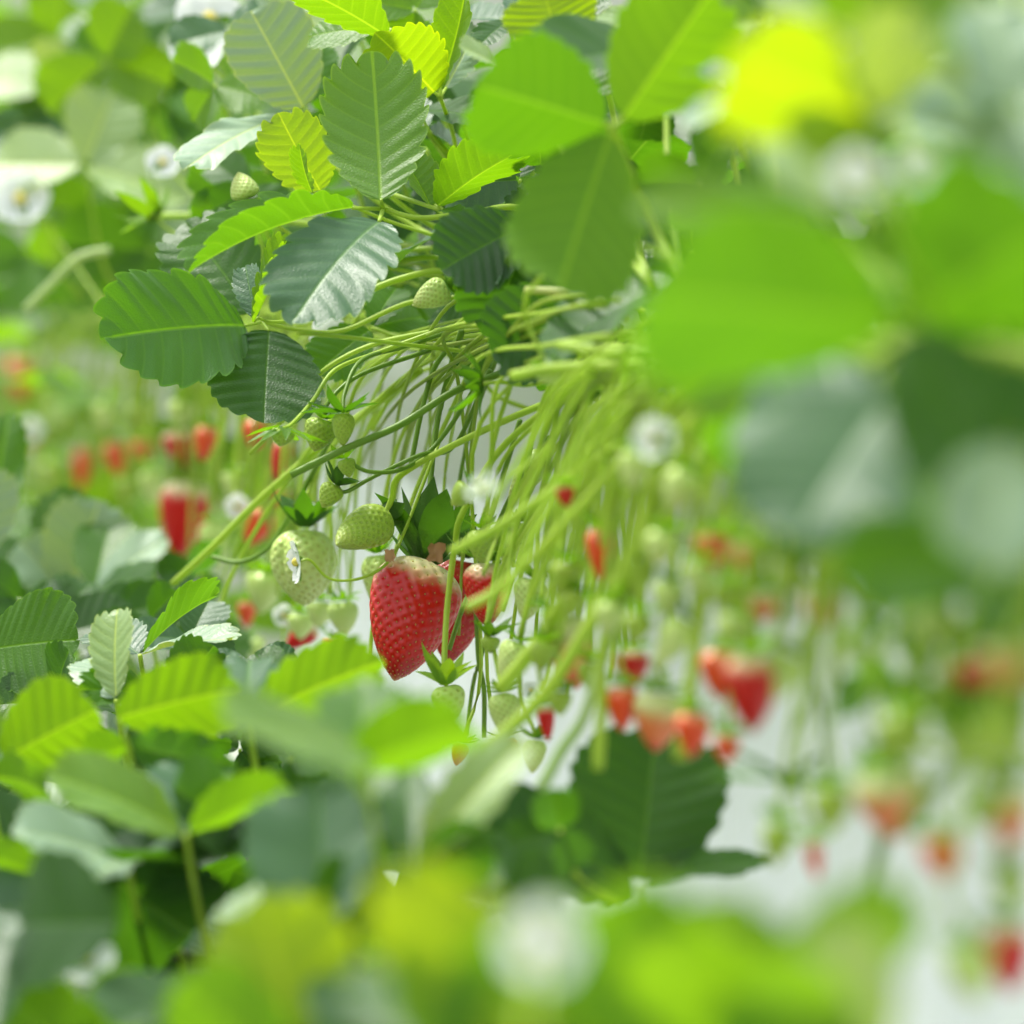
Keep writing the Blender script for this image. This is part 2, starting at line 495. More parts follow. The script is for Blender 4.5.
def orient(verts, axis_up, origin, spin=0.0):
    z = axis_up.normalized(); x = Vector((0, 1, 0.1)).cross(z).normalized(); y = z.cross(x)
    c, s = math.cos(spin), math.sin(spin)
    x, y = x * c + y * s, y * c - x * s
    Rm = np.array([x, y, z]).T
    return np.asarray(verts, float) @ Rm.T + np.array(origin)


def auto_stalk(T, up, yoff=None, hang=1.0):
    y = T.y - (rnd.uniform(0.05, 0.30) if yoff is None else yoff)
    c = crown(y, rnd.uniform(0.02, 0.07), 1.272 + rnd.uniform(-.012, .012))
    lift = max(0.02, (c - T).length * 0.28)
    a = T + up * lift * 0.5
    b = T.lerp(c, 0.45) + Vector((-0.012, 0, lift * 0.75 * hang))
    return [T, a, b, c.lerp(b, .3) + Vector((0, 0, .006)), c]


BC = dict(ripe='red', deep='dark red', orange='orange-red', turning='half-ripe', green='green', pale='pale green')


def berry(tx, ty, bx, by, w, kind, d=None, db=None, label=None, stalk=None, hi=False, calyx=None, sep=(9, .5, .2, .35), lobes=0., shape='cone', rs=0.0011, spin=None, seeds=None, capc=None, name='strawberry', sc=STEM, dry=()):
    d = d if d else drow((tx + bx) / 2) + rnd.uniform(-.03, .03)
    T = P(tx, ty, d); B = P(bx, by, db or d)
    root = empty(name, T, label, 'strawberry')
    ax = (T - B); L = ax.length; ax.normalize(); W = w * PX * d
    sd = rnd.randrange(9999)
    v, F, U, mi = flesh_geo(L, W, hi, seeds if seeds is not None else (240 if hi else 0), shape, lobes, sd)
    sm = M['seed_r'] if kind in ('ripe', 'deep', 'orange') else M['seed_g']
    meshobj('flesh', orient(v, ax, T, spin if spin is not None else rnd.uniform(0, 6)), F, [M[kind], sm], root, None, U, None, mi)
    n, l, wd, rise = sep
    sv, sf = sepal_geo(n, max(W, 0.016) * l * 1.4, max(W, 0.016) * wd * 1.1, rise, hi, sd, -0.02 * L)
    capc = capc or (C['fresh'] if kind != 'deep' else C['mid'])
    E = np.tile([.5], len(sv)); uu = np.tile([.28, .3], (len(sv), 1))
    meshobj('calyx', orient(sv, ax, T), sf, M['leaf'], root, capc, uu, E)
    for q, (dx_, dy_, dd_, sz) in enumerate(dry):
        c0 = P(dx_, dy_, dd_); h = sz * PX * dd_ / 2; rr = random.Random(q + 5)
        gv = [c0 + V((i - 2) / 2 * h * .8, (j - 2) / 2 * h, rr.uniform(-.35, .35) * h) + V(rr.uniform(-.2, .2) * h, rr.uniform(-.2, .2) * h, 0) for j in range(5) for i in range(5)]
        meshobj('dry_petal', [tuple(g_) for g_ in gv], [(j * 5 + i, j * 5 + i + 1, j * 5 + i + 6, j * 5 + i + 5) for j in range(4) for i in range(4)], M['dry'], root)['label'] = 'withered brown petal'
    pts = [T] + [P(*q) for q in stalk] if stalk else auto_stalk(T, ax)
    vv, ff = tube_geo(pts, rs * .95, rs * 1.25, 8 if hi else 6, 6 if hi else 4)
    meshobj('stalk', [tuple(q) for q in vv], ff, M['stem'], root, sc)
    if label is None: items.append((root, (tx + bx) / 2, (ty + by) / 2, BC[kind] + ' strawberry'))
    return root


# ------------------------------------------------------------------ flower, bud, stalk
def flower(px, py, d, size, nrm, label=None, stalk=None, petals=5, seed=1):
    c = P(px, py, d); R_ = size * PX * d / 2
    root = empty('strawberry_flower', c, label, 'flower')
    nr = V(*nrm)
    r = random.Random(seed); v, F = [], []
    for k in range(petals):
        a = 2 * math.pi * k / 5 + .3; b0 = len(v); seg, wn = 6, 4
        cup = r.uniform(.1, .45)
        for i in range(seg + 1):
            t = i / seg; rr = R_ * (0.16 + .84 * t); w = R_ * .58 * math.sin(math.pi * min(1, .12 + t * .80)) ** .6 * (1 if t < 1 else .55)
            for j in range(wn + 1):
                s_ = j / wn * 2 - 1
                y = s_ * w * .95; z = R_ * (cup * t * t - .12 * t + .14 * s_ * s_ * t)
                v.append((rr * math.cos(a) - y * math.sin(a), rr * math.sin(a) + y * math.cos(a), z + .01 * R_ * (k % 2)))
        for i in range(seg):
            for j in range(wn):
                p = b0 + i * (wn + 1) + j; F.append((p, p + wn + 1, p + wn + 2, p + 1))
    meshobj('petals', orient(v, nr, c), F, M['petal'], root)
    cv, cf, _, _ = flesh_geo(R_ * .30, R_ * .42, False, 0, 'round', 0, 1)
    cv = cv * np.array([1, 1, -1])
    meshobj('flower_centre', orient(cv, nr, c), [tuple(reversed(f)) for f in cf], M['pollen'], root)
    sv, sf = sepal_geo(5, R_ * .95, R_ * .34, -.1, False, seed, -.04 * R_)
    meshobj('calyx', orient(sv, nr, c), sf, M['leaf'], root, C['fresh'], np.tile([.28, .3], (len(sv), 1)), np.tile([.5], len(sv)))
    pts = [c - nr * R_ * .05, c - nr * R_ * .6] + [P(*q) for q in stalk] if stalk else auto_stalk(c - nr * R_ * .05, -nr)
    vv, ff = tube_geo(pts, .0007, .001, 6, 5)
    meshobj('stalk', [tuple(q) for q in vv], ff, M['stem'], root, STEM)
    if label is None: items.append((root, px, py, 'white strawberry flower'))
    return root


def stalk_thing(pts, r0, r1, label=None, group=None, color=STEM, hi=True, name='fruit_stalk', cut=False):
    w = [P(*q) for q in pts]
    vv, ff = tube_geo(w, r0, r1, 10 if hi else 6, 7 if hi else 4)
    o = meshobj(name, [tuple(q) for q in vv], ff, M['stem'], None, color, origin=tuple(w[0]))
    o['category'] = 'stalk'
    if label: o['label'] = label
    if group: o['group'] = group
    return o

#HERO
# ================================================================== in-focus leaves of the upper row
# options: fold = (one half, other half), bend > 0 = tip drops away from the upper side
compound(383, 209, 2.30, [
    (373, 63, 2.33, 98, (-.05, .42, .9), dict(off=(381, 200, 2.29), fold=(.10, .12), bend=-.55, und=.012, c=(.10, .22, .022), tooth=.06, n=9)),
    (195, 268, 2.22, 74, (-.22, .93, .10), dict(off=(352, 208, 2.29), fold=(.95, .75), bend=.35, und=.01, c='mid', tooth=.05)),
    (297, 317, 2.20, 104, (.05, .62, .78), dict(off=(379, 222, 2.28), fold=(.05, .22), bend=.55, und=.02, c='blue', tooth=.05, n=9))],
    'blue', [(420, 218, 2.30), (470, 213, 2.31), (520, 208, 2.34), (600, 235, 2.30)],
    'sharply focused three-part leaf whose crinkled upright blade turns from blue-green to yellow tip', r=.0017, seed=40)
compound(262, 322, 2.42, [
    (110, 338, 2.33, 126, (-.12, .28, .95), dict(off=(244, 326, 2.41), fold=(.28, .05), bend=.25, und=.02, n=8, pleat=.045, tooth=.045, c=(.045, .15, .02))),
    (264, 420, 2.37, 112, (.15, -.12, .98), dict(off=(269, 331, 2.41), fold=(.10, .18), bend=-.15, und=.02, c='dark', tooth=.04)),  # shade on this downward blade put into its dark colour
    (188, 226, 2.47, 92, (-.1, .45, .9), dict(off=(251, 312, 2.43), fold=(.15, .1), bend=.3, c='deep'))],
    'deep', [(300, 330, 2.43), (345, 330, 2.43), (420, 300, 2.42), (520, 300, 2.38)],
    'low hanging sharp leaf with one broad side blade and a dark round blade pointing down', r=.0014, seed=81)
compound(258, 318, 2.33, [
    (287, 240, 2.30, 44, (-.9, .25, .35), dict(off=(254, 322, 2.33), fold=(.7, .6), bend=-.2, c='lime', tooth=.06)),
    (246, 268, 2.36, 30, (-.3, .5, .8), dict(off=(256, 318, 2.34), fold=(.3, .3), c='blue'))],
    'lime', [(275, 322, 2.36), (320, 318, 2.38)],
    'small twisted lime leaf squeezed between the folded blade and the large round side blade', r=.001, seed=5)
compound(297, 113, 2.52, [
    (252, 13, 2.50, 92, (-.25, .52, .8), dict(off=(303, 107, 2.51), fold=(.12, .2), bend=.35, c='grey', pleat=.045, tooth=.03)),
    (187, 168, 2.44, 62, (-.2, .78, .6), dict(off=(286, 116, 2.5), fold=(.15, .15), bend=.3, c='grey', pleat=.045, tooth=.03)),
    (324, 45, 2.56, 34, (.5, .3, .8), dict(off=(306, 103, 2.53), fold=(.3, .3), c='mid'))],
    'grey', [(315, 135, 2.54), (345, 175, 2.52), (430, 235, 2.5), (560, 280, 2.4)],
    'pair of smooth greyish blades, one upright and one pointing left, behind the crinkled leaf', seed=23)
compound(328, 197, 2.40, [
    (281, 118, 2.38, 70, (-.35, .35, .85), dict(off=(320, 190, 2.40), fold=(.2, .1), c=(.14, .24, .03), tooth=.07)),
    (300, 148, 2.34, 24, (-.5, .1, .8), dict(off=(312, 192, 2.36), fold=(.4, .3), c='lime', tooth=.08))],
    'lime', [(345, 203, 2.40), (400, 225, 2.42), (520, 260, 2.4)],
    'yellow-green toothed leaf with reddish tips half hidden left of the crinkled upright blade', seed=31, r=.001)
compound(440, 97, 2.40, [
    (378, 36, 2.36, 88, (-.4, .15, .9), dict(off=(434, 92, 2.40), fold=(.12, .45), c='yellow', bend=-.25, tooth=.06, n=9)),
    (466, -10, 2.38, 50, (-.75, .1, .65), dict(off=(441, 88, 2.40), fold=(.35, .55), c='lime', bend=-.2, tooth=.04)),
    (475, 30, 2.46, 30, (.5, .5, .7), dict(off=(446, 88, 2.42), fold=(.3, .2), c='grey'))],
    'lime', [(452, 130, 2.44), (470, 190, 2.46), (540, 260, 2.42)],
    'bright yellow fan blade beside a narrow folded blade at the upper middle', seed=77)
compound(440, 210, 2.33, [
    (508, 158, 2.28, 68, (-.05, .75, -.55), dict(off=(438, 206, 2.33), fold=(.5, .35), c='fresh', bend=.25, tooth=.05)),
    (402, 158, 2.36, 56, (.55, .12, .8), dict(off=(430, 206, 2.34), fold=(.4, .5), c='lime', tooth=.05)),
    (462, 215, 2.30, 18, (.1, .5, .8), dict(c='mid'))],
    'fresh', [(425, 205, 2.34), (395, 195, 2.36), (385, 192, 2.42), (440, 230, 2.5), (540, 270, 2.42)],
    'small fresh green leaf with wedge-shaped folded blade right of the crinkled leaf', seed=12)
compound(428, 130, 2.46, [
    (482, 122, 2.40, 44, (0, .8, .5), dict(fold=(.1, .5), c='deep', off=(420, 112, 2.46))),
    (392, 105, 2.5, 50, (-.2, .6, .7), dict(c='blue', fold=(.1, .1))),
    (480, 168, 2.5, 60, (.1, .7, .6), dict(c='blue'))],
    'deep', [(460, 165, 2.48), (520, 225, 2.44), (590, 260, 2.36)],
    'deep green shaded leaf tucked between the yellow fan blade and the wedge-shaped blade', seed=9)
compound(440, 235, 2.42, [
    (505, 168, 2.42, 46, (.15, .75, .5), dict(c='blue', fold=(.1, .2))),
    (400, 262, 2.46, 52, (0, .7, .6), dict(c='blue')),
    (470, 285, 2.46, 50, (.2, .4, .8), dict(c='dark'))],
    'blue', [(480, 245, 2.44), (560, 275, 2.36)],
    'bluish shaded leaf just below the long pale leaf stalk', seed=19)
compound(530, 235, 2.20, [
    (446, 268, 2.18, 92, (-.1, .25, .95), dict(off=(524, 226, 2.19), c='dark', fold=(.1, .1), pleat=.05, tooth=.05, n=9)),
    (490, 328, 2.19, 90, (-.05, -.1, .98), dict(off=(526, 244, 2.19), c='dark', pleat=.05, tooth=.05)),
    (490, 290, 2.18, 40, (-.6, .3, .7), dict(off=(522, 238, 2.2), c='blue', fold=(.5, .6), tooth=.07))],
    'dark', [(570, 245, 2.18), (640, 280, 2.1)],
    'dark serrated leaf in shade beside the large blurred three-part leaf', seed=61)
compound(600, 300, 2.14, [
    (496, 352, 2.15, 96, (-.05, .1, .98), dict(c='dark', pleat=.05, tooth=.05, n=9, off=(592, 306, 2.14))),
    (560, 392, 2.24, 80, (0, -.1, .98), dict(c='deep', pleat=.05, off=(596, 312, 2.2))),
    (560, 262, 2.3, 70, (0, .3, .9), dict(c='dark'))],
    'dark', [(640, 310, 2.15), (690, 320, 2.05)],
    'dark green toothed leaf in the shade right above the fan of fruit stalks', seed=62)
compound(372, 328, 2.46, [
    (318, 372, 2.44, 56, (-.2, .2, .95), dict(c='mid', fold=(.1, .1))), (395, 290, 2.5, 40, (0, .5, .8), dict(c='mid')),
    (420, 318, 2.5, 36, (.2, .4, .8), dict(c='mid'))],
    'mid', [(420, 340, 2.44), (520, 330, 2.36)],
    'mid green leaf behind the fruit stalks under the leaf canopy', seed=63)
# top edge
compound(392, 30, 2.38, [
    (292, -14, 2.34, 66, (-.1, .62, -.4), dict(c='lime', fold=(.3, .3), bend=.3, tooth=.05, off=(386, 36, 2.38))),
    (312, 36, 2.44, 44, (0, .5, .7), dict(c='fresh', fold=(.1, .1), off=(380, 28, 2.42)))],
    'lime', [(398, 60, 2.44), (420, 120, 2.48), (500, 230, 2.46)],
    'lime green drooping leaf with scalloped lower edge cut by the top border', seed=64)
compound(560, 52, 2.12, [
    (545, -6, 2.12, 96, (-.1, .3, .9), dict(c='yellow', fold=(.1, .1), tooth=.06, n=9)),
    (600, 20, 2.15, 40, (.2, .3, .9), dict(c='lime')), (520, 40, 2.16, 40, (-.2, .3, .9), dict(c='lime'))],
    'lime', [(575, 90, 2.15), (610, 190, 2.12), (650, 280, 2.02)],
    'yellow-green toothed leaf rising behind the large blurred three-part leaf', seed=65)
compound(498, 66, 2.16, [
    (463, 48, 2.15, 38, (-.2, .7, .6), dict(c='pale', tooth=.09, n=7))], 'pale', [(520, 75, 2.16), (590, 200, 2.12), (650, 285, 2.0)],
    'small pale toothed blade poking out left of the large blurred three-part leaf', seed=66)
compound(655, 10, 2.16, [
    (607, 30, 2.14, 44, (-.1, .75, .6), dict(c='pale', tooth=.07)), (640, -25, 2.2, 50, (.1, .5, .8), dict(c='grey'))], 'pale',
    [(665, 60, 2.1), (668, 180, 2.05), (680, 290, 1.95)],
    'pale grey-green toothed leaf at the top border between two blurred round blades', seed=67)
compound(510, 20, 2.45, [
    (440, 24, 2.5, 60, (0, .8, .5), dict(c='blue')), (560, -10, 2.5, 70, (.1, .8, .5), dict(c='blue')), (480, 45, 2.42, 30, (0, .7, .6), dict(c='deep'))], 'blue',
    [(520, 90, 2.42), (540, 220, 2.4)], 'blue-green leaf in soft shade behind the narrow folded blade at the top border', seed=68)
# large blurred leaf in front
compound(613, 127, 1.88, [
    (484, 88, 1.84, 132, (-.05, .35, -.9), dict(off=(604, 124, 1.88), c=(.04, .13, .005), fold=(.18, .18), bend=.15, und=.015)),
    (706, -2, 1.86, 116, (.1, .35, -.9), dict(off=(624, 117, 1.88), c='fresh', fold=(.15, .2), und=.015)),
    (562, 282, 1.82, 124, (0, .25, -.95), dict(off=(609, 137, 1.88), c='fresh', fold=(.2, .2), bend=.2, und=.015))],
    'fresh', [(625, 160, 1.93), (655, 230, 1.96), (690, 300, 1.9)],
    'large blurred three-part leaf with rounded bright green blades at the upper middle', hi=False, r=.002, seed=70)
compound(755, 90, 1.75, [
    (692, 125, 1.72, 40, (-.1, .85, .5), dict(c='grey')), (700, 70, 1.8, 50, (0, .7, .6), dict(c='blue')), (720, 150, 1.75, 50, (0, .7, .6), dict(c='lime'))],
    'grey', [(770, 160, 1.75), (790, 300, 1.65)], 'greyish blurred blade tip right of the large blurred three-part leaf', hi=False, seed=71)

# ================================================================== blurred leaves close to the camera, right side
compound(905, 325, 1.22, [
    (655, 300, 1.16, 185, (-.05, .40, -.9), dict(c=(.035, .12, .004), fold=(.15, .15), off=(890, 325, 1.21), n=7)),
    (1060, 225, 1.16, 210, (.1, .40, -.9), dict(c=(.035, .12, .004), fold=(.15, .15), n=7)),
    (985, 480, 1.20, 130, (.1, -.1, .98), dict(c='deep', fold=(.15, .2)))],
    'fresh', [(930, 380, 1.24), (1000, 420, 1.24)],
    'largest blurred leaf, bright green blades spread across the right side', hi=False, r=.002, seed=72)
compound(890, 395, 1.36, [
    (800, 535, 1.32, 190, (-.1, .62, .75), dict(c='blue', fold=(.05, .1), bend=.3)),
    (955, 470, 1.36, 110, (.1, .4, .9), dict(c='mid')), (745, 420, 1.40, 110, (-.1, .6, .75), dict(c='blue'))],
    'blue', [(930, 400, 1.36), (1010, 410, 1.3)],
    'blurred dark bluish leaf hanging below the largest blurred green leaf', hi=False, seed=73)
compound(868, 118, 1.30, [
    (738, 62, 1.26, 124, (-.1, .35, -.93), dict(c=(.21, .32, .004), fold=(.1, .1))),
    (905, 12, 1.28, 80, (.1, .5, .8), dict(c='pale')), (800, 150, 1.28, 76, (-.1, .3, .9), dict(c='yellow'))],
    'yellow', [(885, 170, 1.32), (950, 330, 1.28)],
    'brightest yellow blurred leaf near the top border on the right', hi=False, seed=74)
compound(1015, 105, 1.34, [
    (870, 108, 1.30, 80, (0, .92, .35), dict(c='blue', fold=(.1, .1))), (985, 10, 1.36, 90, (.1, .5, .8), dict(c='grey')),
    (1010, 200, 1.32, 100, (.1, .8, .5), dict(c='grey'))],
    'blue', [(1040, 200, 1.34), (1040, 380, 1.28)], 'blurred blue-grey leaf lying flat in the top right corner', hi=False, seed=75)
compound(830, 215, 1.34, [
    (648, 210, 1.32, 76, (-.05, .55, .7), dict(c='lime', fold=(.1, .2))), (790, 130, 1.36, 80, (-.1, .5, .8), dict(c='pale')),
    (900, 190, 1.36, 80, (.1, .7, .6), dict(c='fresh'))],
    'lime', [(860, 250, 1.36), (960, 360, 1.3)], 'lime blurred leaf pointing left above the largest blurred green leaf', hi=False, seed=76)
compound(860, 40, 1.42, [
    (770, 5, 1.4, 90, (-.1, .85, .5), dict(c='pale')), (960, 20, 1.42, 120, (.1, .5, .8), dict(c='lime')), (860, -60, 1.42, 100, (0, .5, .8), dict(c='lime'))],
    'pale', [(900, 120, 1.4), (980, 320, 1.3)], 'pale blurred leaf touching the top border right of the yellow one', hi=False, seed=78)
compound(985, 560, 1.28, [
    (845, 575, 1.26, 110, (-.1, .4, .9), dict(c='mid')), (1050, 620, 1.26, 130, (.1, .4, .9), dict(c='mid')), (960, 470, 1.3, 110, (0, .5, .8), dict(c='fresh'))],
    'mid', [(1010, 520, 1.3), (1040, 440, 1.28)], 'mid green blurred leaf on the right below the dark bluish blade', hi=False, seed=79)
compound(1010, 440, 1.18, [
    (985, 560, 1.16, 110, (0, .4, .9), dict(c='grey')), (1050, 380, 1.18, 120, (0, .2, .95), dict(c='deep'))],
    'grey', [(1040, 430, 1.22), (1070, 400, 1.25)], 'greyish blurred leaf cut by the right border at mid height', hi=False, seed=80)
compound(760, 330, 1.5, [
    (675, 270, 1.5, 70, (-.1, .6, .7), dict(c='yellow')), (690, 400, 1.5, 90, (-.1, .3, .9), dict(c='lime')), (730, 470, 1.55, 70, (-.1, .3, .9), dict(c='mid'))],
    'lime', [(800, 340, 1.5), (880, 360, 1.4)], 'yellow-green blurred leaf edging the left side of the largest blurred leaf', hi=False, seed=82)

# ================================================================== leaves of the lower row
LOW = [
 (-30, 655, 2.33, 'deep', [(76, 640, 2.30, 108, (.1, .30, .95), dict(n=10, tooth=.03, c='mid', fold=(.08, .08), off=(-14, 650, 2.33))), (-60, 560, 2.36, 90, (0, .4, .9))], 'sharp dark green toothed blade cut by the left border'),
 (140, 655, 2.30, 'fresh', [(216, 596, 2.36, 58, (-.1, .55, -.5), dict(c='mid', fold=(.55, .4), tooth=.05)), (232, 640, 2.26, 48, (.1, .85, .4), dict(c='grey', fold=(.25, .3), tooth=.04)), (100, 632, 2.34, 60, (-.1, .8, .5), dict(c='blue'))], 'grey-rimmed folded leaf right of the sharp dark green blade'),
 (116, 700, 2.2, 'pale', [(117, 613, 2.22, 48, (-.4, .55, .7), dict(c='pale', fold=(.3, .3))), (90, 660, 2.24, 50, (-.2, .8, .5), dict(c='grey'))], 'pale upright blade standing behind the two bright crinkled leaves'),
 (172, 700, 2.25, 'deep', [(212, 648, 2.25, 60, (.2, .4, -.7), dict(c='deep', fold=(.3, .3))), (85, 690, 2.2, 46, (0, .5, .8), dict(c='mid')), (255, 668, 2.28, 44, (.1, .85, .5), dict(c='grey'))], 'deep green leaf in shade behind the bright crinkled leaves'),
 (-12, 775, 1.98, 'lime', [(92, 712, 1.98, 104, (.05, .5, .85), dict(c='lime', pleat=.07, fold=(.15, .1), off=(4, 760, 1.98), n=7)), (55, 800, 1.9, 60, (.1, .6, .8), dict(c='fresh')), (-60, 700, 2.0, 90, (0, .6, .8), dict(c='lime'))], 'crinkled lime leaf at the left border with deep pleats'),
 (128, 745, 1.96, 'lime', [(236, 690, 1.94, 88, (.05, .45, .85), dict(c='lime', pleat=.06, fold=(.1, .15), off=(118, 718, 1.96), n=7)), (230, 762, 1.9, 60, (.1, -.2, .95), dict(c='deep')), (86, 760, 1.95, 50, (-.2, .5, .8), dict(c='fresh'))], 'crinkled bright leaf in the lower left beside the deeply pleated lime one'),
 (248, 720, 1.98, 'lime', [(374, 664, 1.98, 78, (0, .45, .85), dict(c='lime', fold=(.15, .15), bend=.4)), (250, 660, 2.1, 50, (0, .6, .8), dict(c='blue'))], 'lime arching leaf directly below the reclining red berry'),
 (370, 805, 1.58, 'fresh', [(468, 728, 1.56, 96, (.05, .55, -.6), dict(c='fresh', fold=(.35, .3), off=(350, 770, 1.58))), (240, 728, 1.52, 118, (-.1, .62, .72), dict(c=(.13, .25, .06), fold=(.1, .1), bend=.2, off=(366, 752, 1.58))), (360, 690, 1.66, 90, (0, .85, .5), dict(c='mid'))], 'broad blurred light green leaf below the main ripe strawberry'),
 (186, 835, 1.72, 'fresh', [(56, 778, 1.70, 84, (-.1, .72, .6), dict(c=(.14, .27, .05), fold=(.2, .2), bend=.4)), (286, 790, 1.70, 62, (.1, .62, -.3), dict(c='fresh', fold=(.6, .3))), (190, 765, 1.8, 80, (0, .8, .5), dict(c='blue'))], 'V-shaped blurred leaf with blue-grey inner side in the lower left'),
 (128, 862, 1.66, 'blue', [(20, 832, 1.64, 86, (0, .85, .5), dict(c='grey', fold=(.25, .1), bend=.35)), (165, 830, 1.7, 64, (.1, .85, .45), dict(c='blue')), (95, 880, 1.6, 50, (0, .8, .5), dict(c='grey'))], 'silvery blue-grey leaf under the V-shaped leaf'),
 (-30, 850, 1.55, 'fresh', [(66, 888, 1.54, 56, (.1, .5, -.6), dict(c='fresh', fold=(.3, .3))), (-50, 810, 1.6, 60, (0, .5, .8))], 'fresh green blurred leaf cut by the left border above the dark bluish one'),
 (-45, 915, 1.45, 'blue', [(58, 905, 1.44, 100, (.05, .7, .7), dict(c='blue', fold=(.1, .25))), (10, 1000, 1.4, 80, (0, .7, .7), dict(c='blue'))], 'dark bluish leaf cut by the left border near the bottom corner'),
 (322, 940, 1.38, 'blue', [(318, 792, 1.42, 140, (-.15, .58, .8), dict(c='blue', fold=(.35, .25), bend=-.2)), (240, 900, 1.42, 90, (-.1, .8, .5), dict(c='grey')), (372, 880, 1.4, 90, (.4, .6, .6), dict(c='mid'))], 'upright grey-green blurred leaf at the lower middle left'),
 (415, 870, 1.5, 'mid', [(520, 745, 1.52, 60, (.1, .75, .6), dict(c='pale', fold=(.3, .3))), (490, 850, 1.5, 70, (0, .3, -.8), dict(c='deep')), (405, 775, 1.56, 50, (0, .7, .6), dict(c='deep'))], 'pale glossy folded leaf left of the two dark blurred leaves'),
 (640, 885, 1.5, 'dark', [(472, 828, 1.46, 124, (-.1, .62, .75), dict(c='dark', fold=(.15, .15), bend=.4)), (655, 738, 1.52, 150, (.02, .50, .85), dict(c='dark', fold=(.15, .15), bend=.2)), (765, 862, 1.52, 46, (.05, .85, .4), dict(c='dark', fold=(.2, .2)))], 'dark blue-green blurred leaf with broad upright blade in front of the white film'),
 (300, 1080, 1.18, 'lime', [(262, 905, 1.2, 150, (0, .38, -.92), dict(c=(.26, .40, .005), fold=(.2, .2))), (180, 990, 1.18, 100, (-.1, .7, .6), dict(c='fresh')), (420, 1020, 1.16, 120, (.1, .5, .8), dict(c='mid'))], 'lime blurred leaf rising from the bottom border left of the white blur'),
 (90, 1070, 1.25, 'fresh', [(10, 1000, 1.25, 90, (0, .6, .7), dict(c='fresh')), (150, 985, 1.25, 90, (.1, .7, .6), dict(c='fresh')), (230, 1040, 1.2, 90, (.1, .7, .6), dict(c='lime'))], 'fresh green blurred leaf at the bottom border near the left corner'),
 (180, 950, 1.5, 'dark', [(110, 880, 1.55, 90, (0, .5, .8), dict(c='dark')), (215, 905, 1.5, 80, (.1, .8, .5), dict(c='blue')), (120, 930, 1.5, 70, (0, .7, .6), dict(c='deep'))], 'dark shaded leaf in the hollow above the white blossom at bottom left'),
 (560, 1050, 1.12, 'lime', [(385, 895, 1.14, 130, (-.1, .38, -.92), dict(c=(.26, .38, .005), fold=(.2, .2))), (560, 902, 1.16, 130, (0, .35, .9), dict(c='lime')), (700, 920, 1.1, 150, (0, .35, .9), dict(c='lime'))], 'bright lime blurred leaf behind the white blur at the bottom'),
 (720, 1080, 1.1, 'lime', [(600, 925, 1.1, 150, (0, .4, .9), dict(c='fresh')), (740, 905, 1.13, 150, (0, .35, .9), dict(c='lime')), (905, 905, 1.12, 110, (.1, .4, .9), dict(c='lime'))], 'bright green blurred leaf right of the white blur, reaching the white film'),
 (430, 1060, 1.14, 'mid', [(460, 930, 1.14, 120, (0, .4, .9), dict(c='lime')), (380, 960, 1.2, 90, (-.1, .5, .8), dict(c='deep')), (550, 960, 1.12, 120, (.1, .3, .9), dict(c='fresh'))], 'mid green blurred leaf left of the white blur at the bottom border'),
 (860, 1090, 1.08, 'pale', [(838, 930, 1.08, 90, (0, .8, .55), dict(c='pale', fold=(.1, .1))), (740, 990, 1.06, 120, (-.1, .4, .9), dict(c='lime')), (640, 960, 1.06, 110, (-.1, .4, .9), dict(c='lime'))], 'pale upright blurred blade at the bottom border before the white film'),
 (500, 900, 1.32, 'deep', [(440, 880, 1.35, 80, (0, .5, .8), dict(c='deep')), (420, 930, 1.35, 90, (0, .5, .8), dict(c='blue')), (560, 890, 1.32, 90, (0, .4, .9), dict(c='dark'))], 'deep green shaded leaf under the two dark blurred leaves'),
 (70, 600, 2.95, 'blue', [(98, 505, 2.95, 84, (.2, .75, .6), dict(c='grey', fold=(.1, .2))), (22, 545, 2.95, 70, (-.1, .7, .6), dict(c='grey')), (60, 492, 3.0, 70, (0, .2, -.8), dict(c='deep'))], 'blurred grey-green leaf standing beyond the sharp dark green blade'),
 (95, 590, 2.9, 'grey', [(165, 540, 2.9, 56, (.1, .85, .5), dict(c='grey')), (110, 525, 2.95, 60, (0, .7, .6), dict(c='mid')), (150, 580, 2.85, 50, (.1, .5, .7), dict(c='deep'))], 'greyish blurred leaf below the tall blurred red berry'),
 (-20, 560, 2.8, 'fresh', [(8, 420, 2.85, 44, (.4, .3, .8), dict(c='mid')), (-10, 470, 2.8, 60, (.2, .5, .8), dict(c='grey'))], 'narrow blurred blade rising along the left border beside the pink berry'),
 (40, 640, 2.7, 'deep', [(130, 620, 2.7, 70, (.1, .6, .7), dict(c='deep')), (90, 585, 2.75, 60, (0, .6, .7), dict(c='deep')), (190, 600, 2.75, 60, (.1, .6, .7), dict(c='deep'))], 'deep green leaf in shade between the greyish leaf and the sharp blade'),
]
SH = {(186, 835): .12, (128, 862): .2, (-30, 850): .32, (-45, 915): .42, (322, 940): .24, (180, 950): .45, (640, 885): .38, (90, 1070): .45, (300, 1080): .2, (500, 900): .35, (415, 870): .15}
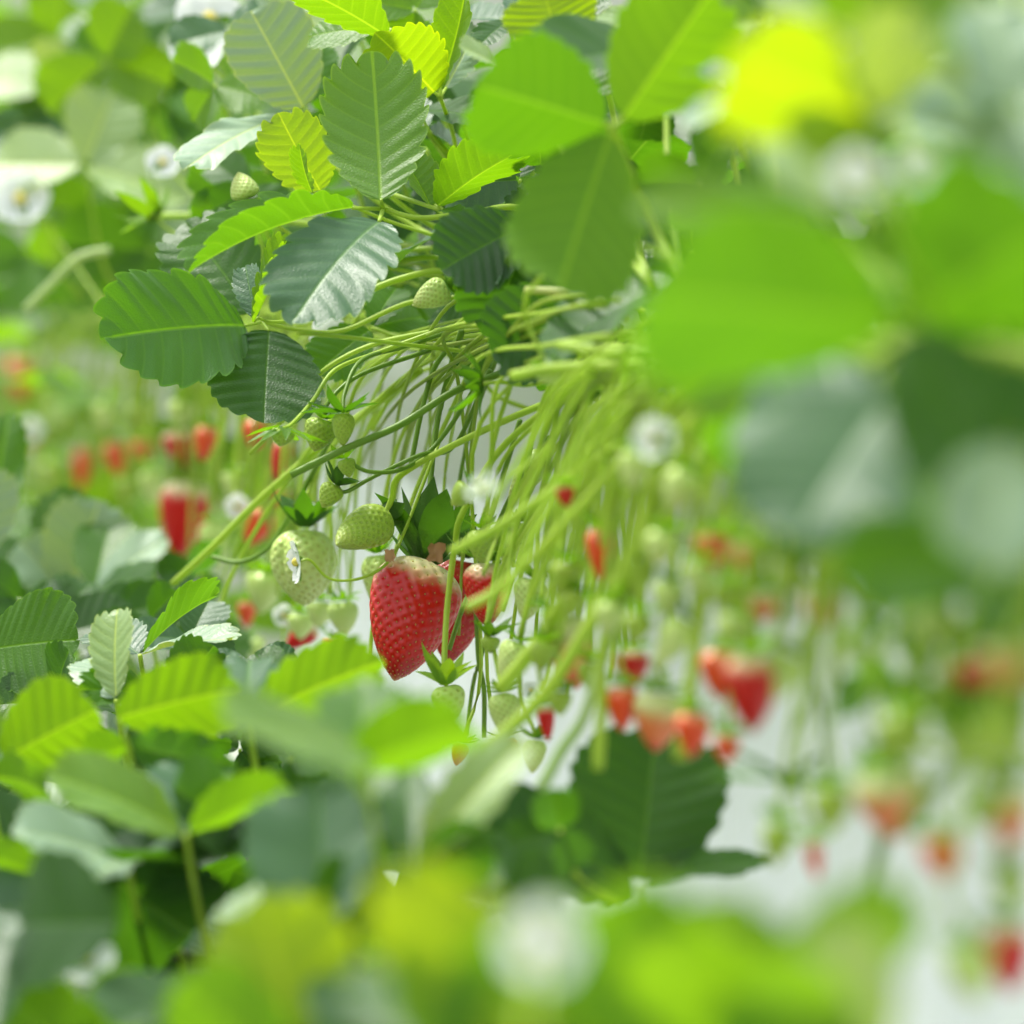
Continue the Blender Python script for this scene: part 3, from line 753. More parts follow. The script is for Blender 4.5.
for cx, cy, d, c, lf, lab in LOW:
    sh_ = SH.get((cx, cy), 0); d += sh_
    lf = [(t[0], t[1], t[2] + sh_, t[3], t[4], *([dict(t[5], off=(*t[5]['off'][:2], t[5]['off'][2] + sh_)) if t[5].get('off') and len(t[5]['off']) > 2 else t[5]] if len(t) > 5 else [])) for t in lf]
    lf = [(t[0], t[1], t[2], t[3], (t[4][0], .38, -.92), *t[5:]) if d < 2.2 and cx != 186 and (t[5].get('c') if len(t) > 5 else c) in ('lime', 'yellow', 'fresh') and t[4][2] > 0 else t for t in lf]
    hi = d > 1.9 and d < 2.6
    compound(cx, cy, d, [(t if len(t) > 5 else (*t, dict())) for t in lf], c,
             [(cx + 8, cy + 50, d + .02), (cx + 25, cy + 130, d + .06), (cx + 60, cy + 260, d + .10)], lab, hi=hi, r=.0016)
# ================================================================== fruit
D0 = 2.33
berry(425, 562, 394, 681, 92, 'ripe', 2.33, 2.30, 'big sharp ripe red strawberry with white shoulder at the centre, pointing down-left',
      [(428, 512, 2.34), (436, 430, 2.36), (450, 370, 2.36), (462, 330, 2.34)], hi=True, sep=(12, .62, .28, .85), rs=.0015, spin=.4, capc=C['deep'], sc=STEMD, seeds=330, dry=[(436, 553, 2.27, 20), (390, 556, 2.27, 12)])
berry(464, 556, 448, 666, 72, 'deep', 2.42, None, 'dark red strawberry in shade partly behind the big sharp ripe one',
      [(455, 520, 2.44), (470, 430, 2.44), (500, 350, 2.4)], hi=True, sep=(9, .5, .25, .9), capc=C['dark'], sc=STEMD)
berry(488, 560, 487, 628, 54, 'ripe', 2.26, None, 'red strawberry under a star-shaped green cap right of the big ripe one',
      [(500, 530, 2.26), (530, 470, 2.24), (600, 380, 2.15), (660, 350, 2.0)], hi=True, sep=(8, .6, .3, .5))
berry(384, 518, 336, 545, 46, 'green', 2.32, 2.28, 'sharp green strawberry with tip pointing left, above the white blossom',
      [(392, 498, 2.32), (402, 474, 2.31), (470, 437, 2.29), (545, 404, 2.24), (640, 372, 2.15), (690, 350, 2.05)], hi=True, sep=(7, .5, .28, .9), rs=.0017, seeds=210, capc=C['deep'])
berry(343, 412, 343, 447, 26, 'green', 2.27, None, 'tiny dark green strawberry, right one of the pair under the dark round blade',
      [(345, 392, 2.28), (362, 360, 2.3), (410, 345, 2.34), (480, 320, 2.3)], hi=True, sep=(7, .95, .42, .3), seeds=130, capc=C['deep'], sc=STEMD)
berry(324, 418, 314, 452, 34, 'green', 2.31, None, 'small green strawberry, left one of the pair under the dark round blade',
      [(330, 400, 2.31), (360, 375, 2.32), (430, 350, 2.34)], hi=True, sep=(7, .5, .28, .3), seeds=120, capc=C['mid'], sc=STEMD)
berry(345, 458, 350, 478, 19, 'green', 2.29, None, 'tiny green fruitlet with a withered brown petal below the small pair',
      [(352, 464, 2.29), (372, 472, 2.29), (405, 468, 2.3), (440, 440, 2.32), (480, 380, 2.3)], hi=True, sep=(6, .6, .3, .4), seeds=60, sc=STEMD)
berry(336, 484, 322, 508, 26, 'green', 2.3, None, 'small green strawberry just above the sharp green one with tip left',
      [(345, 492, 2.3), (375, 476, 2.3), (420, 455, 2.3), (455, 445, 2.33), (490, 370, 2.3)], hi=True, sep=(7, .7, .35, .5), seeds=90, capc=C['deep'], sc=STEMD)
berry(284, 428, 279, 447, 24, 'green', 2.25, None, 'bright green bud with spreading pointed sepals left of the small green pair',
      [(292, 424, 2.26), (312, 402, 2.28), (335, 370, 2.3), (380, 352, 2.32), (440, 330, 2.32)], hi=True, sep=(9, 1.0, .3, -.4), seeds=50, capc=C['fresh'], name='strawberry_bud')
berry(305, 526, 304, 606, 68, 'pale', 2.5, None, 'large pale green furrowed strawberry behind the small white blossom',
      [(306, 500, 2.5), (330, 450, 2.5), (400, 380, 2.46), (460, 345, 2.4)], hi=True, sep=(8, .5, .3, .9), lobes=.30, spin=1.1, shape='round', seeds=230, capc=C['deep'])
berry(377, 552, 384, 620, 40, 'pale', 2.48, None, 'pale green strawberry half hidden left behind the big sharp ripe one',
      [(380, 520, 2.5), (400, 440, 2.48), (440, 370, 2.44)], hi=True, sep=(7, .5, .3, .5), seeds=150)
berry(546, 450, 508, 503, 30, 'pale', 2.33, None, 'slim pale strawberry with bright seeds slanting among the fanned stalks',
      [(560, 420, 2.32), (600, 380, 2.25), (650, 350, 2.1)], hi=True, sep=(6, .4, .25, .8), seeds=110)
berry(520, 520, 505, 570, 28, 'pale', 2.36, None, 'pale seed-dotted strawberry between the fanned stalks right of the star-capped red one',
      [(530, 490, 2.34), (570, 430, 2.3), (640, 370, 2.1)], hi=True, seeds=110)
berry(482, 528, 482, 564, 34, 'green', 2.24, None, 'rounded green strawberry just above the star-capped red one',
      [(485, 510, 2.24), (510, 450, 2.24), (580, 390, 2.15), (650, 350, 2.05)], hi=True, seeds=110)
berry(533, 577, 524, 622, 34, 'pale', 2.2, None, 'pale green strawberry right of the star-capped red one',
      [(540, 555, 2.2), (570, 480, 2.16), (640, 390, 2.05), (690, 350, 1.95)], hi=True, seeds=120, sep=(8, .6, .3, .4))
berry(518, 640, 502, 682, 32, 'pale', 2.15, None, 'pale strawberry below the star-capped red one, beside a thick blurred stalk',
      [(522, 625, 2.15), (540, 560, 2.14), (590, 460, 2.05), (680, 370, 1.9)], hi=True, seeds=110)
berry(491, 636, 490, 654, 22, 'green', 2.2, None, 'green bud directly under the star-capped red strawberry',
      [(488, 620, 2.2), (505, 560, 2.2), (560, 470, 2.15), (650, 370, 2.0)], hi=True, sep=(7, .7, .35, .5), seeds=50, name='strawberry_bud')
berry(503, 692, 506, 738, 33, 'pale', 2.18, None, 'pale yellow-green strawberry in front of the film, below the pale one by the thick stalk',
      [(500, 682, 2.18), (494, 650, 2.2), (489, 620, 2.2), (520, 540, 2.18), (600, 430, 2.1)], hi=True, seeds=130)
berry(536, 738, 532, 774, 24, 'pale', 2.15, None, 'small pale strawberry just above the pale glossy folded leaf',
      [(532, 725, 2.15), (520, 690, 2.16), (530, 600, 2.14), (600, 460, 2.05)], hi=True, seeds=90)
berry(446, 684, 453, 724, 34, 'pale', 2.25, None, 'strawberry cap with upturned pale sepals just below the big sharp ripe one',
      [(444, 672, 2.26), (447, 610, 2.27), (455, 545, 2.27), (463, 512, 2.26), (500, 450, 2.25), (560, 400, 2.2), (640, 350, 2.1)], hi=True, sep=(9, .95, .42, .8), rs=.0016, seeds=60, capc=(.16, .30, .03))
berry(505, 738, 512, 762, 24, 'orange', 2.3, label='small orange-red strawberry under the pale yellow-green one')
berry(462, 742, 456, 766, 18, 'orange', 2.35, label='tiny orange strawberry tip at the right edge of the broad blurred leaf')
berry(562, 614, 577, 690, 50, 'turning', 1.98, label='half-white, half-red strawberry right of the thick blurred stalk', sep=(9, .6, .3, .5))

B = [  # top px, top py, tip px, tip py, width, kind
 (24, 356, 22, 402, 38, 'orange'), (30, 418, 30, 448, 28, 'turning'), (86, 445, 80, 490, 22, 'orange'), (116, 440, 118, 476, 26, 'orange'),
 (142, 438, 144, 466, 22, 'orange'), (150, 468, 156, 506, 26, 'pale'), (184, 400, 178, 428, 30, 'pale'), (184, 428, 186, 470, 46, 'ripe'), (208, 424, 202, 462, 24, 'orange'),
 (190, 478, 178, 560, 50, 'ripe'), (258, 418, 254, 452, 28, 'orange'), (287, 438, 275, 482, 22, 'ripe'), (282, 484, 276, 510, 22, 'ripe'), (266, 508, 248, 546, 32, 'orange'),
 (316, 624, 286, 648, 24, 'ripe'), (247, 600, 246, 628, 18, 'orange'), (268, 570, 260, 614, 40, 'pale'), (342, 600, 345, 636, 30, 'pale'),
 (320, 600, 318, 628, 24, 'pale'), (228, 620, 232, 655, 24, 'green'), (302, 612, 300, 640, 26, 'pale'), (212, 520, 214, 570, 26, 'pale'), (335, 640, 330, 655, 22, 'orange'),
 (250, 640, 262, 660, 24, 'pale'),
 (631, 648, 632, 690, 36, 'ripe'), (622, 684, 622, 732, 32, 'orange'), (660, 690, 655, 752, 50, 'turning'), (694, 710, 690, 758, 36, 'orange'),
 (728, 734, 726, 764, 26, 'orange'), (722, 648, 720, 700, 40, 'orange'), (752, 652, 752, 734, 58, 'ripe'), (792, 652, 764, 704, 40, 'pale'),
 (690, 618, 654, 668, 32, 'pale'), (736, 614, 728, 648, 34, 'pale'), (764, 590, 762, 622, 34, 'turning'), (672, 580, 664, 616, 32, 'pale'),
 (600, 526, 600, 580, 26, 'orange'), (714, 532, 710, 574, 34, 'orange'), (746, 540, 742, 570, 22, 'turning'), (822, 586, 820, 630, 42, 'turning'),
 (564, 484, 567, 508, 18, 'ripe'), (545, 704, 548, 742, 16, 'ripe'), (966, 658, 972, 698, 44, 'ripe'), (930, 604, 932, 642, 34, 'pale'),
 (888, 768, 896, 840, 72, 'turning'), (832, 786, 830, 834, 40, 'green'), (940, 834, 948, 882, 42, 'orange'), (780, 822, 774, 866, 32, 'green'),
 (812, 840, 818, 880, 16, 'orange'), (1012, 782, 1008, 850, 50, 'turning'), (1006, 922, 1010, 994, 52, 'ripe'), (966, 944, 976, 1004, 48, 'pale'),
 (905, 712, 898, 762, 50, 'green'), (1002, 716, 998, 768, 46, 'green'), (958, 726, 956, 760, 34, 'green'), (700, 560, 694, 592, 30, 'pale'),
 (640, 560, 634, 600, 30, 'green'), (612, 600, 606, 636, 30, 'pale'), (665, 530, 656, 566, 32, 'pale'), (728, 582, 722, 612, 30, 'green'), (640, 612, 634, 645, 28, 'green'),
 (560, 690, 560, 716, 24, 'green'), (590, 660, 588, 690, 24, 'green'), (690, 470, 670, 510, 40, 'pale'), (640, 450, 630, 490, 34, 'pale'), (860, 640, 858, 668, 30, 'green'),
 (790, 560, 786, 594, 30, 'green'), (1000, 640, 1004, 690, 50, 'turning'), (1010, 870, 1012, 905, 40, 'green'), (984, 800, 980, 830, 30, 'green'),
 (545, 640, 540, 672, 26, 'green'), (575, 590, 568, 618, 24, 'green'), (470, 485, 452, 506, 26, 'green'), (568, 560, 560, 596, 28, 'green'),
 (60, 398, 58, 428, 28, 'pale'), (108, 400, 104, 432, 28, 'pale'), (140, 402, 138, 430, 24, 'green'), (55, 460, 50, 490, 26, 'green'), (235, 470, 232, 500, 24, 'pale'),
 (128, 478, 126, 502, 24, 'green'), (548, 370, 552, 384, 26, 'pale'),
]
for k, b in enumerate(B):
    tx, ty, bx, by, w, kd = b
    dd = drow((tx + bx) / 2) + rnd.uniform(-.06, .04)
    if kd == 'pale' or kd == 'green': dd -= .03
    berry(tx, ty, bx, by, w * 1.06, kd, dd)
# green fruitlets higher up and the isolated star cap
berry(248, 200, 238, 172, 32, 'pale', 2.44, None, 'pale green strawberry with an orange tuft left of the folded blade', [(262, 208, 2.45), (300, 240, 2.47), (400, 270, 2.45), (540, 290, 2.4)], hi=True, seeds=120)
berry(158, 216, 142, 204, 20, 'green', 2.75, None, 'yellow-green flower bud with open pointed sepals above the broad side blade', [(160, 222, 2.75), (182, 238, 2.74), (240, 262, 2.7), (400, 285, 2.6)], sep=(9, 1.5, .5, -.75), name='strawberry_bud', capc=C['lime'])
berry(482, 384, 470, 384, 20, 'green', 2.2, None, 'bright green bud with spiky sepals at the end of a short straight stalk', [(500, 382, 2.2), (536, 384, 2.2), (600, 360, 2.15), (650, 330, 2.05)], hi=True, sep=(9, 1.0, .34, -.5), seeds=40, name='strawberry_bud', capc=C['mid'])
berry(785, 780, 785, 790, 16, 'green', 1.62, None, 'small dark green star-shaped cap hanging alone before the white film', [(790, 740, 1.62), (812, 690, 1.62), (818, 640, 1.62), (840, 520, 1.6), (870, 400, 1.55)], sep=(8, 1.2, .4, 0), name='strawberry_bud', capc=C['deep'], sc=STEMD)

berry(449, 286, 412, 306, 32, 'pale', 2.4, None, 'pale strawberry lying slanted under the dark serrated leaf among the arched stalks', [(462, 280, 2.4), (500, 285, 2.38), (560, 300, 2.3)], hi=True, seeds=150)

# ================================================================== flowers
flower(298, 562, 2.26, 44, (-.93, -.12, .25), 'small white blossom seen from the side before the furrowed pale strawberry', [(330, 579, 2.27), (362, 578, 2.28), (388, 562, 2.3), (405, 530, 2.32), (440, 440, 2.34)], petals=5, seed=3)
flower(330, 335, 2.5, 40, (-.3, .2, .9), 'white blossom half hidden between the dark round blade and the stalks', [(350, 350, 2.5), (420, 330, 2.46), (500, 310, 2.4)])
flower(640, 300, 2.25, 62, (-.75, .1, .6), 'white blossom behind the yellow-green blurred leaf at the upper centre', [(665, 310, 2.25), (700, 320, 2.1)], seed=4)
flower(640, 330, 2.3, 34, (-.5, -.3, .8), 'small white blossom just under the blossom at the upper centre', [(665, 330, 2.25), (700, 330, 2.1)], seed=5)
flower(88, 960, 1.72, 54, (.1, .45, .9), 'white blossom in the dark hollow at bottom left', [(70, 1000, 1.74), (90, 1080, 1.8)], seed=6)
flower(54, 902, 1.75, 22, (.3, .6, .7), 'tiny white petal tuft on a thin stalk above the bottom left blossom', [(30, 885, 1.76), (20, 1000, 1.85)], seed=7)
flower(540, 948, 1.04, 84, (.1, .5, .85), 'large white blossom blur at the bottom centre', [(530, 1040, .96), (520, 1150, 1.0)], seed=8)
flower(856, 176, 1.2, 54, (0, .35, .9), 'round whitish blossom blur above the largest blurred green leaf', [(880, 220, 1.18), (940, 330, 1.22)], seed=9)
flower(988, 190, 1.24, 60, (0, .7, .7), 'white blossom blur at the upper right border', [(1000, 240, 1.22), (1040, 340, 1.24)], seed=10)
flower(920, 168, 1.20, 50, (0, .5, .8), 'smaller pale blossom blur between the two larger ones at upper right', [(940, 230, 1.22), (980, 330, 1.24)], seed=11)
flower(765, 436, 1.62, 78, (0, .5, .85), 'white blossom blur left of the dark bluish leaf', [(790, 420, 1.62), (850, 380, 1.55)], seed=12)
flower(655, 440, 1.60, 44, (-.2, .3, .9), 'pale blossom blur over the fanned fruit stalks', [(690, 420, 1.7), (760, 370, 1.66)], seed=13)
flower(210, 20, 2.9, 70, (0, .4, .9), 'white flower shape added for a sky gap near the top border on the left', [(230, 60, 2.9), (330, 250, 2.8)], seed=14)  # added flower shape for bright sky seen through the leaves
flower(198, 55, 2.8, 58, (-.1, .5, .8), 'flower shape added for a bright sky gap left of the smooth greyish upright blade', [(230, 90, 2.8), (330, 250, 2.75)], seed=15)  # stands in for a sky gap, no real blossom here
flower(163, 163, 3.0, 36, (0, .4, .9), 'small white shape added for a sky gap below the two upper left ones', [(190, 190, 3.0), (280, 300, 2.9)], seed=16)  # sky light between the leaves, built as a flower
flower(20, 200, 3.3, 60, (.1, .4, .9), 'white flower shape standing in for a sky gap at the left border', [(50, 230, 3.3), (120, 330, 3.2)], seed=17)  # added where white sky shows past the canopy
flower(30, 430, 4.0, 26, (.1, .2, .9), 'small pinkish white blossom blur under the orange berry at far left', seed=18)
flower(237, 507, 3.0, 26, (0, .2, .9), 'small white blossom blur right of the tall blurred red berry', seed=19)
flower(284, 616, 2.75, 24, (0, .2, .9), 'small white blossom blur above the reclining red berry', seed=20)
flower(531, 690, 2.15, 18, (-.3, .2, .9), 'tiny whitish opening blossom between the pale strawberries', [(545, 680, 2.15), (570, 600, 2.12), (650, 420, 1.95)], seed=21)
flower(482, 488, 1.72, 34, (-.4, .6, .6), 'soft white blossom blur hanging above the rounded green strawberry', [(520, 470, 2.0), (600, 400, 1.95), (680, 350, 1.88)], seed=22)
flower(655, 665, 1.85, 20, (0, .2, .9), 'tiny white blossom blur among the cluster of half-ripe berries', seed=23)

# ================================================================== single stalks that stand out
ST = [
 ([(291, 475, 2.27), (345, 449, 2.27), (400, 425, 2.28), (455, 391, 2.29), (505, 372, 2.3)], .0020, .0021, 'thick cut stalk ending at left just above the small green fruitlet', STEMD),
 ([(173, 584, 2.6), (215, 545, 2.58), (262, 498, 2.56), (330, 440, 2.52), (420, 370, 2.45)], .0022, .0026, 'thick pale stalk slanting down to the left above the grey-rimmed leaf', STEM),
 ([(212, 557, 2.55), (240, 562, 2.54), (268, 548, 2.53), (290, 515, 2.52), (330, 440, 2.48)], .0014, .0016, 'dark stalk curving up beside the large furrowed pale strawberry', STEMD),
 ([(208, 640, 2.6), (230, 580, 2.6), (262, 520, 2.58), (330, 420, 2.5)], .0014, .0016, 'thin pale stalk dropping toward the grey-rimmed leaf', STEM),
 ([(298, 333, 2.2), (345, 337, 2.24), (400, 344, 2.3), (470, 352, 2.34)], .0012, .0013, 'thin straight stalk with blunt end pointing left over the white blossom', STEM),
 ([(300, 310, 2.42), (345, 300, 2.42), (400, 279, 2.42), (450, 271, 2.42), (530, 285, 2.4)], .0018, .0020, 'pale arched stalk running under the blue-green blade', STEM),
 ([(375, 268, 2.46), (420, 258, 2.46), (470, 262, 2.44), (540, 290, 2.4)], .0015, .0018, 'light stalk arching above the other arched stalk', STEM),
 ([(370, 262, 2.5), (430, 248, 2.5), (500, 262, 2.46)], .0012, .0015, 'thin light stalk highest of the arched ones', STEM),
 ([(368, 682, 2.42), (374, 620, 2.42), (392, 562, 2.42), (420, 480, 2.42), (470, 370, 2.4)], .0013, .0014, 'upright stalk along the left side of the big sharp ripe strawberry', STEM),
 ([(484, 738, 2.4), (484, 690, 2.4), (478, 650, 2.4), (480, 560, 2.4), (520, 420, 2.36)], .0014, .0015, 'dark upright stalk crossing the white film under the ripe strawberries', STEMD),
 ([(449, 650, 2.36), (462, 610, 2.36), (480, 570, 2.36), (520, 480, 2.32), (600, 380, 2.2)], .0014, .0014, 'dark slanting stalk between the big ripe strawberry and its shaded neighbour', STEMD),
 ([(466, 736, 2.42), (474, 680, 2.42), (486, 640, 2.42), (500, 560, 2.4)], .0012, .0012, 'thin dark stalk beside the upturned pale sepals', STEMD),
 ([(410, 470, 2.37), (422, 410, 2.37), (436, 365, 2.37), (462, 335, 2.36)], .0014, .0015, 'dark stalk left of the two that carry the big ripe strawberry', STEMD),
 ([(250, 454, 2.42), (290, 412, 2.41), (322, 372, 2.4), (372, 345, 2.4), (440, 330, 2.38)], .0013, .0015, 'slender stalk arching behind the dark round blade', STEM),
 ([(340, 440, 2.44), (360, 380, 2.43), (400, 350, 2.42), (450, 335, 2.38)], .0012, .0014, 'slender stalk arching right of the tiny dark green strawberry', STEM),
 ([(372, 430, 2.5), (400, 385, 2.48), (445, 350, 2.44), (520, 330, 2.36)], .0012, .0014, 'slender stalk in front of the film above the thick cut stalk', STEM),
 ([(512, 376, 2.0), (560, 368, 1.98), (640, 366, 1.94), (700, 372, 1.86)], .0026, .0028, 'thick blurred pale stalk with blunt end at the upper centre', STEM),
 ([(527, 290, 2.12), (560, 292, 2.1), (598, 300, 2.08), (625, 318, 2.06)], .0020, .0021, 'short thick pinkish stalk before the dark toothed leaf', (.5, .52, .2)),
 ([(560, 345, 1.95), (600, 350, 1.93), (650, 352, 1.9), (700, 360, 1.84)], .0022, .0024, 'blurred stalk just above the thick pale one with blunt end', STEM),
 ([(452, 552, 1.98), (510, 520, 1.96), (590, 465, 1.93), (690, 400, 1.88), (760, 360, 1.8)], .0024, .0024, 'thick blurred stalk slanting in front of the rounded green strawberry', STEM),
 ([(465, 608, 1.9), (500, 588, 1.9), (560, 530, 1.88), (660, 420, 1.84), (720, 370, 1.8)], .0022, .0024, 'blurred stalk crossing the star-capped red strawberry', STEM),
 ([(500, 690, 1.98), (540, 640, 1.97), (575, 580, 1.95), (640, 460, 1.9), (700, 370, 1.84)], .0036, .0032, 'thickest blurred stalk slanting down to the pale strawberries', STEM),
 ([(485, 748, 1.88), (530, 710, 1.87), (568, 660, 1.86), (640, 540, 1.84), (720, 400, 1.78)], .0030, .0030, 'thick blurred stalk ending beside the pale yellow-green strawberry', STEM),
 ([(540, 790, 1.84), (562, 750, 1.84), (585, 715, 1.83), (610, 640, 1.82), (680, 480, 1.78)], .0028, .0022, 'pale blurred stalk just left of the dark blue-green leaf', (.45, .58, .28)),
 ([(598, 770, 1.8), (602, 700, 1.8), (606, 630, 1.8), (660, 480, 1.78), (730, 380, 1.74)], .0026, .0024, 'upright lime blurred stalk left of the cluster of half-ripe berries', STEM),
 ([(680, 760, 1.7), (690, 690, 1.7), (696, 640, 1.7), (720, 520, 1.68), (770, 400, 1.62)], .0028, .0024, 'broad lime blurred stalk in front of the cluster of half-ripe berries', STEM),
 ([(828, 790, 1.62), (822, 720, 1.62), (812, 650, 1.62), (830, 540, 1.6), (870, 420, 1.55)], .0012, .0014, 'thin faint stalk before the film above the green berry', STEMD),
 ([(860, 770, 1.45), (910, 720, 1.44), (960, 680, 1.4), (1010, 560, 1.35)], .0028, .0026, 'blurred olive stalk slanting down to the large half-ripe berry', STEMD),
 ([(905, 830, 1.4), (940, 780, 1.39), (985, 730, 1.36), (1020, 600, 1.3)], .0026, .0026, 'blurred olive stalk right of the large half-ripe berry', STEMD),
 ([(868, 1000, 1.5), (862, 940, 1.5), (880, 850, 1.5), (905, 740, 1.46), (950, 560, 1.4)], .0022, .0024, 'grey-green blurred stalk hanging low before the film', STEMD),
 ([(25, 310, 3.1), (50, 285, 3.1), (78, 258, 3.1), (110, 250, 3.1)], .0030, .0030, 'pale blurred stalk crossing the greenery left of the bud with open sepals', (.5, .6, .3)),
 ([(160, 216, 2.78), (220, 216, 2.76), (320, 225, 2.7), (420, 250, 2.6)], .0022, .0024, 'stalk running level right of the bud with open sepals', STEM),
 ([(395, 190, 2.5), (425, 150, 2.5), (440, 210, 2.48), (520, 250, 2.4)], .0018, .0018, 'thick green leaf stalk in the gap right of the crinkled leaf', STEM),
]
for pts, r0, r1, lab, c in ST:
    stalk_thing(pts, r0, r1, lab, None, c)

def tint(a, b):
    f = rnd.uniform(a, b); return tuple(c * f for c in STEM)


# the fan of fruit stalks that sweeps down from the crowns at the upper centre
for k in range(46):
    x0 = rnd.uniform(600, 720); d0 = 2.15 - (x0 - 600) / 120 * .32 + rnd.uniform(-.04, .04)
    y0 = rnd.uniform(322, 400)
    ex = rnd.uniform(470, 680); ey = rnd.uniform(560, 700) if ex > 510 else rnd.uniform(520, 640)
    d1 = d0 + rnd.uniform(.0, .32)
    mx, my = x0 * .5 + ex * .5 + rnd.uniform(-20, 0), y0 * .6 + ey * .4 - rnd.uniform(30, 70)
    stalk_thing([(ex, ey, d1), (ex * .72 + mx * .28 - 2, ey * .66 + my * .34, d1), (mx, my, (d0 + d1) / 2), (x0 * .7 + mx * .3, y0 * .8 + my * .2 - 6, d0), (x0 + 40, y0 + 6, d0 - .05)],
                .0010, .0016, 'lime fruit stalk in the dense fan sweeping down left from the upper centre', 'fan of fruit stalks at the centre', tint(.85, 1.25))
# stalks that arch out to the left of the centre
for k in range(13):
    x0 = rnd.uniform(440, 560); y0 = rnd.uniform(300, 350); d0 = drow(x0) + rnd.uniform(.0, .12)
    ex = rnd.uniform(300, 470); ey = rnd.uniform(440, 640); d1 = drow(ex) + rnd.uniform(.10, .24)
    mx = ex + (x0 - ex) * .3; my = 345 + (ex - 300) * .05 + rnd.uniform(0, 60)
    stalk_thing([(ex, ey, d1), (ex + 6, ey * .6 + my * .4, d1), (mx, my, (d0 + d1) / 2), (x0, y0, d0), (x0 + 60, y0 - 10, d0 - .06)],
                .0009, .0013, 'thin green fruit stalk hanging behind the sharp green strawberries', 'thin stalks left of the centre', tint(.6, 1.05))
# the far trusses, one curtain of thin stalks
for k in range(95):
    ex = rnd.uniform(-60, 330); d1 = drow(ex) + rnd.uniform(-.12, .12)
    ey = rnd.uniform(390, 520) + max(0, ex) * .28
    x0 = ex + rnd.uniform(30, 130); y0 = rnd.uniform(250, 330)
    stalk_thing([(ex, ey, d1), (ex + 6, (ey + y0) / 2, d1), (ex + (x0 - ex) * .4, y0 + 22, d1), (x0, y0, d1 + .02), (x0 + 40, y0 + 25, d1)],
                .0013, .0019, 'soft lime fruit stalk in the far curtain of stalks below the left canopy', 'far curtain of stalks', tint(.6, 1.15), hi=False)
# the near trusses to the right
for k in range(46):
    ex = rnd.uniform(600, 1030); d1 = drow(ex) + rnd.uniform(-.05, .08)
    ey = rnd.uniform(520, 640) + (ex - 600) * .28
    x0 = ex + rnd.uniform(40, 150); y0 = 330 + (ex - 600) * .06
    stalk_thing([(ex, ey, d1), (ex + 8, (ey * .6 + y0 * .4), d1), (ex + (x0 - ex) * .35, y0 + 70, d1 - .02), (x0, y0, d1 - .06), (x0 + 80, y0 + 10, d1 - .1)],
                .0012, .0019, 'blurred fruit stalk hanging between the berries right of centre', 'near stalks on the right', tint(.5, 1.05), hi=False)
# ================================================================== more leaves of both rows, each with a label from where it stands
def filler(cx, cy, d, size, c, up, hi=False, what=None, nz=None):
    a0 = rnd.uniform(0, 6.28)
    lf = []
    for k in range(3):
        a = a0 + k * 1.75 + rnd.uniform(-.2, .2)
        ln = size * rnd.uniform(.85, 1.1)
        lf.append((cx + math.cos(a) * ln, cy - math.sin(a) * ln * .75, d + rnd.uniform(-.03, .03), ln * rnd.uniform(.8, 1.0),
                   (rnd.uniform(-.25, .25), up + rnd.uniform(-.2, .2), .75), dict(fold=(rnd.uniform(.05, .4), rnd.uniform(.05, .4)), bend=rnd.uniform(0, .5), n=7, c=c)))
    low = cy > 560 and cx < 560
    pet = [(cx + 6, cy + 40, d + .03), (cx + 30, cy + 130, d + .06)] if low else [(cx + 20, cy + size, d + .03), (cx + 60, max(cy + size * 1.4, 300), d + .03)]
    o = compound(cx, cy, d, lf, c, pet, None, hi)
    items.append((o, cx, cy, (what or WORD[c]) + ' leaf'))
    return o


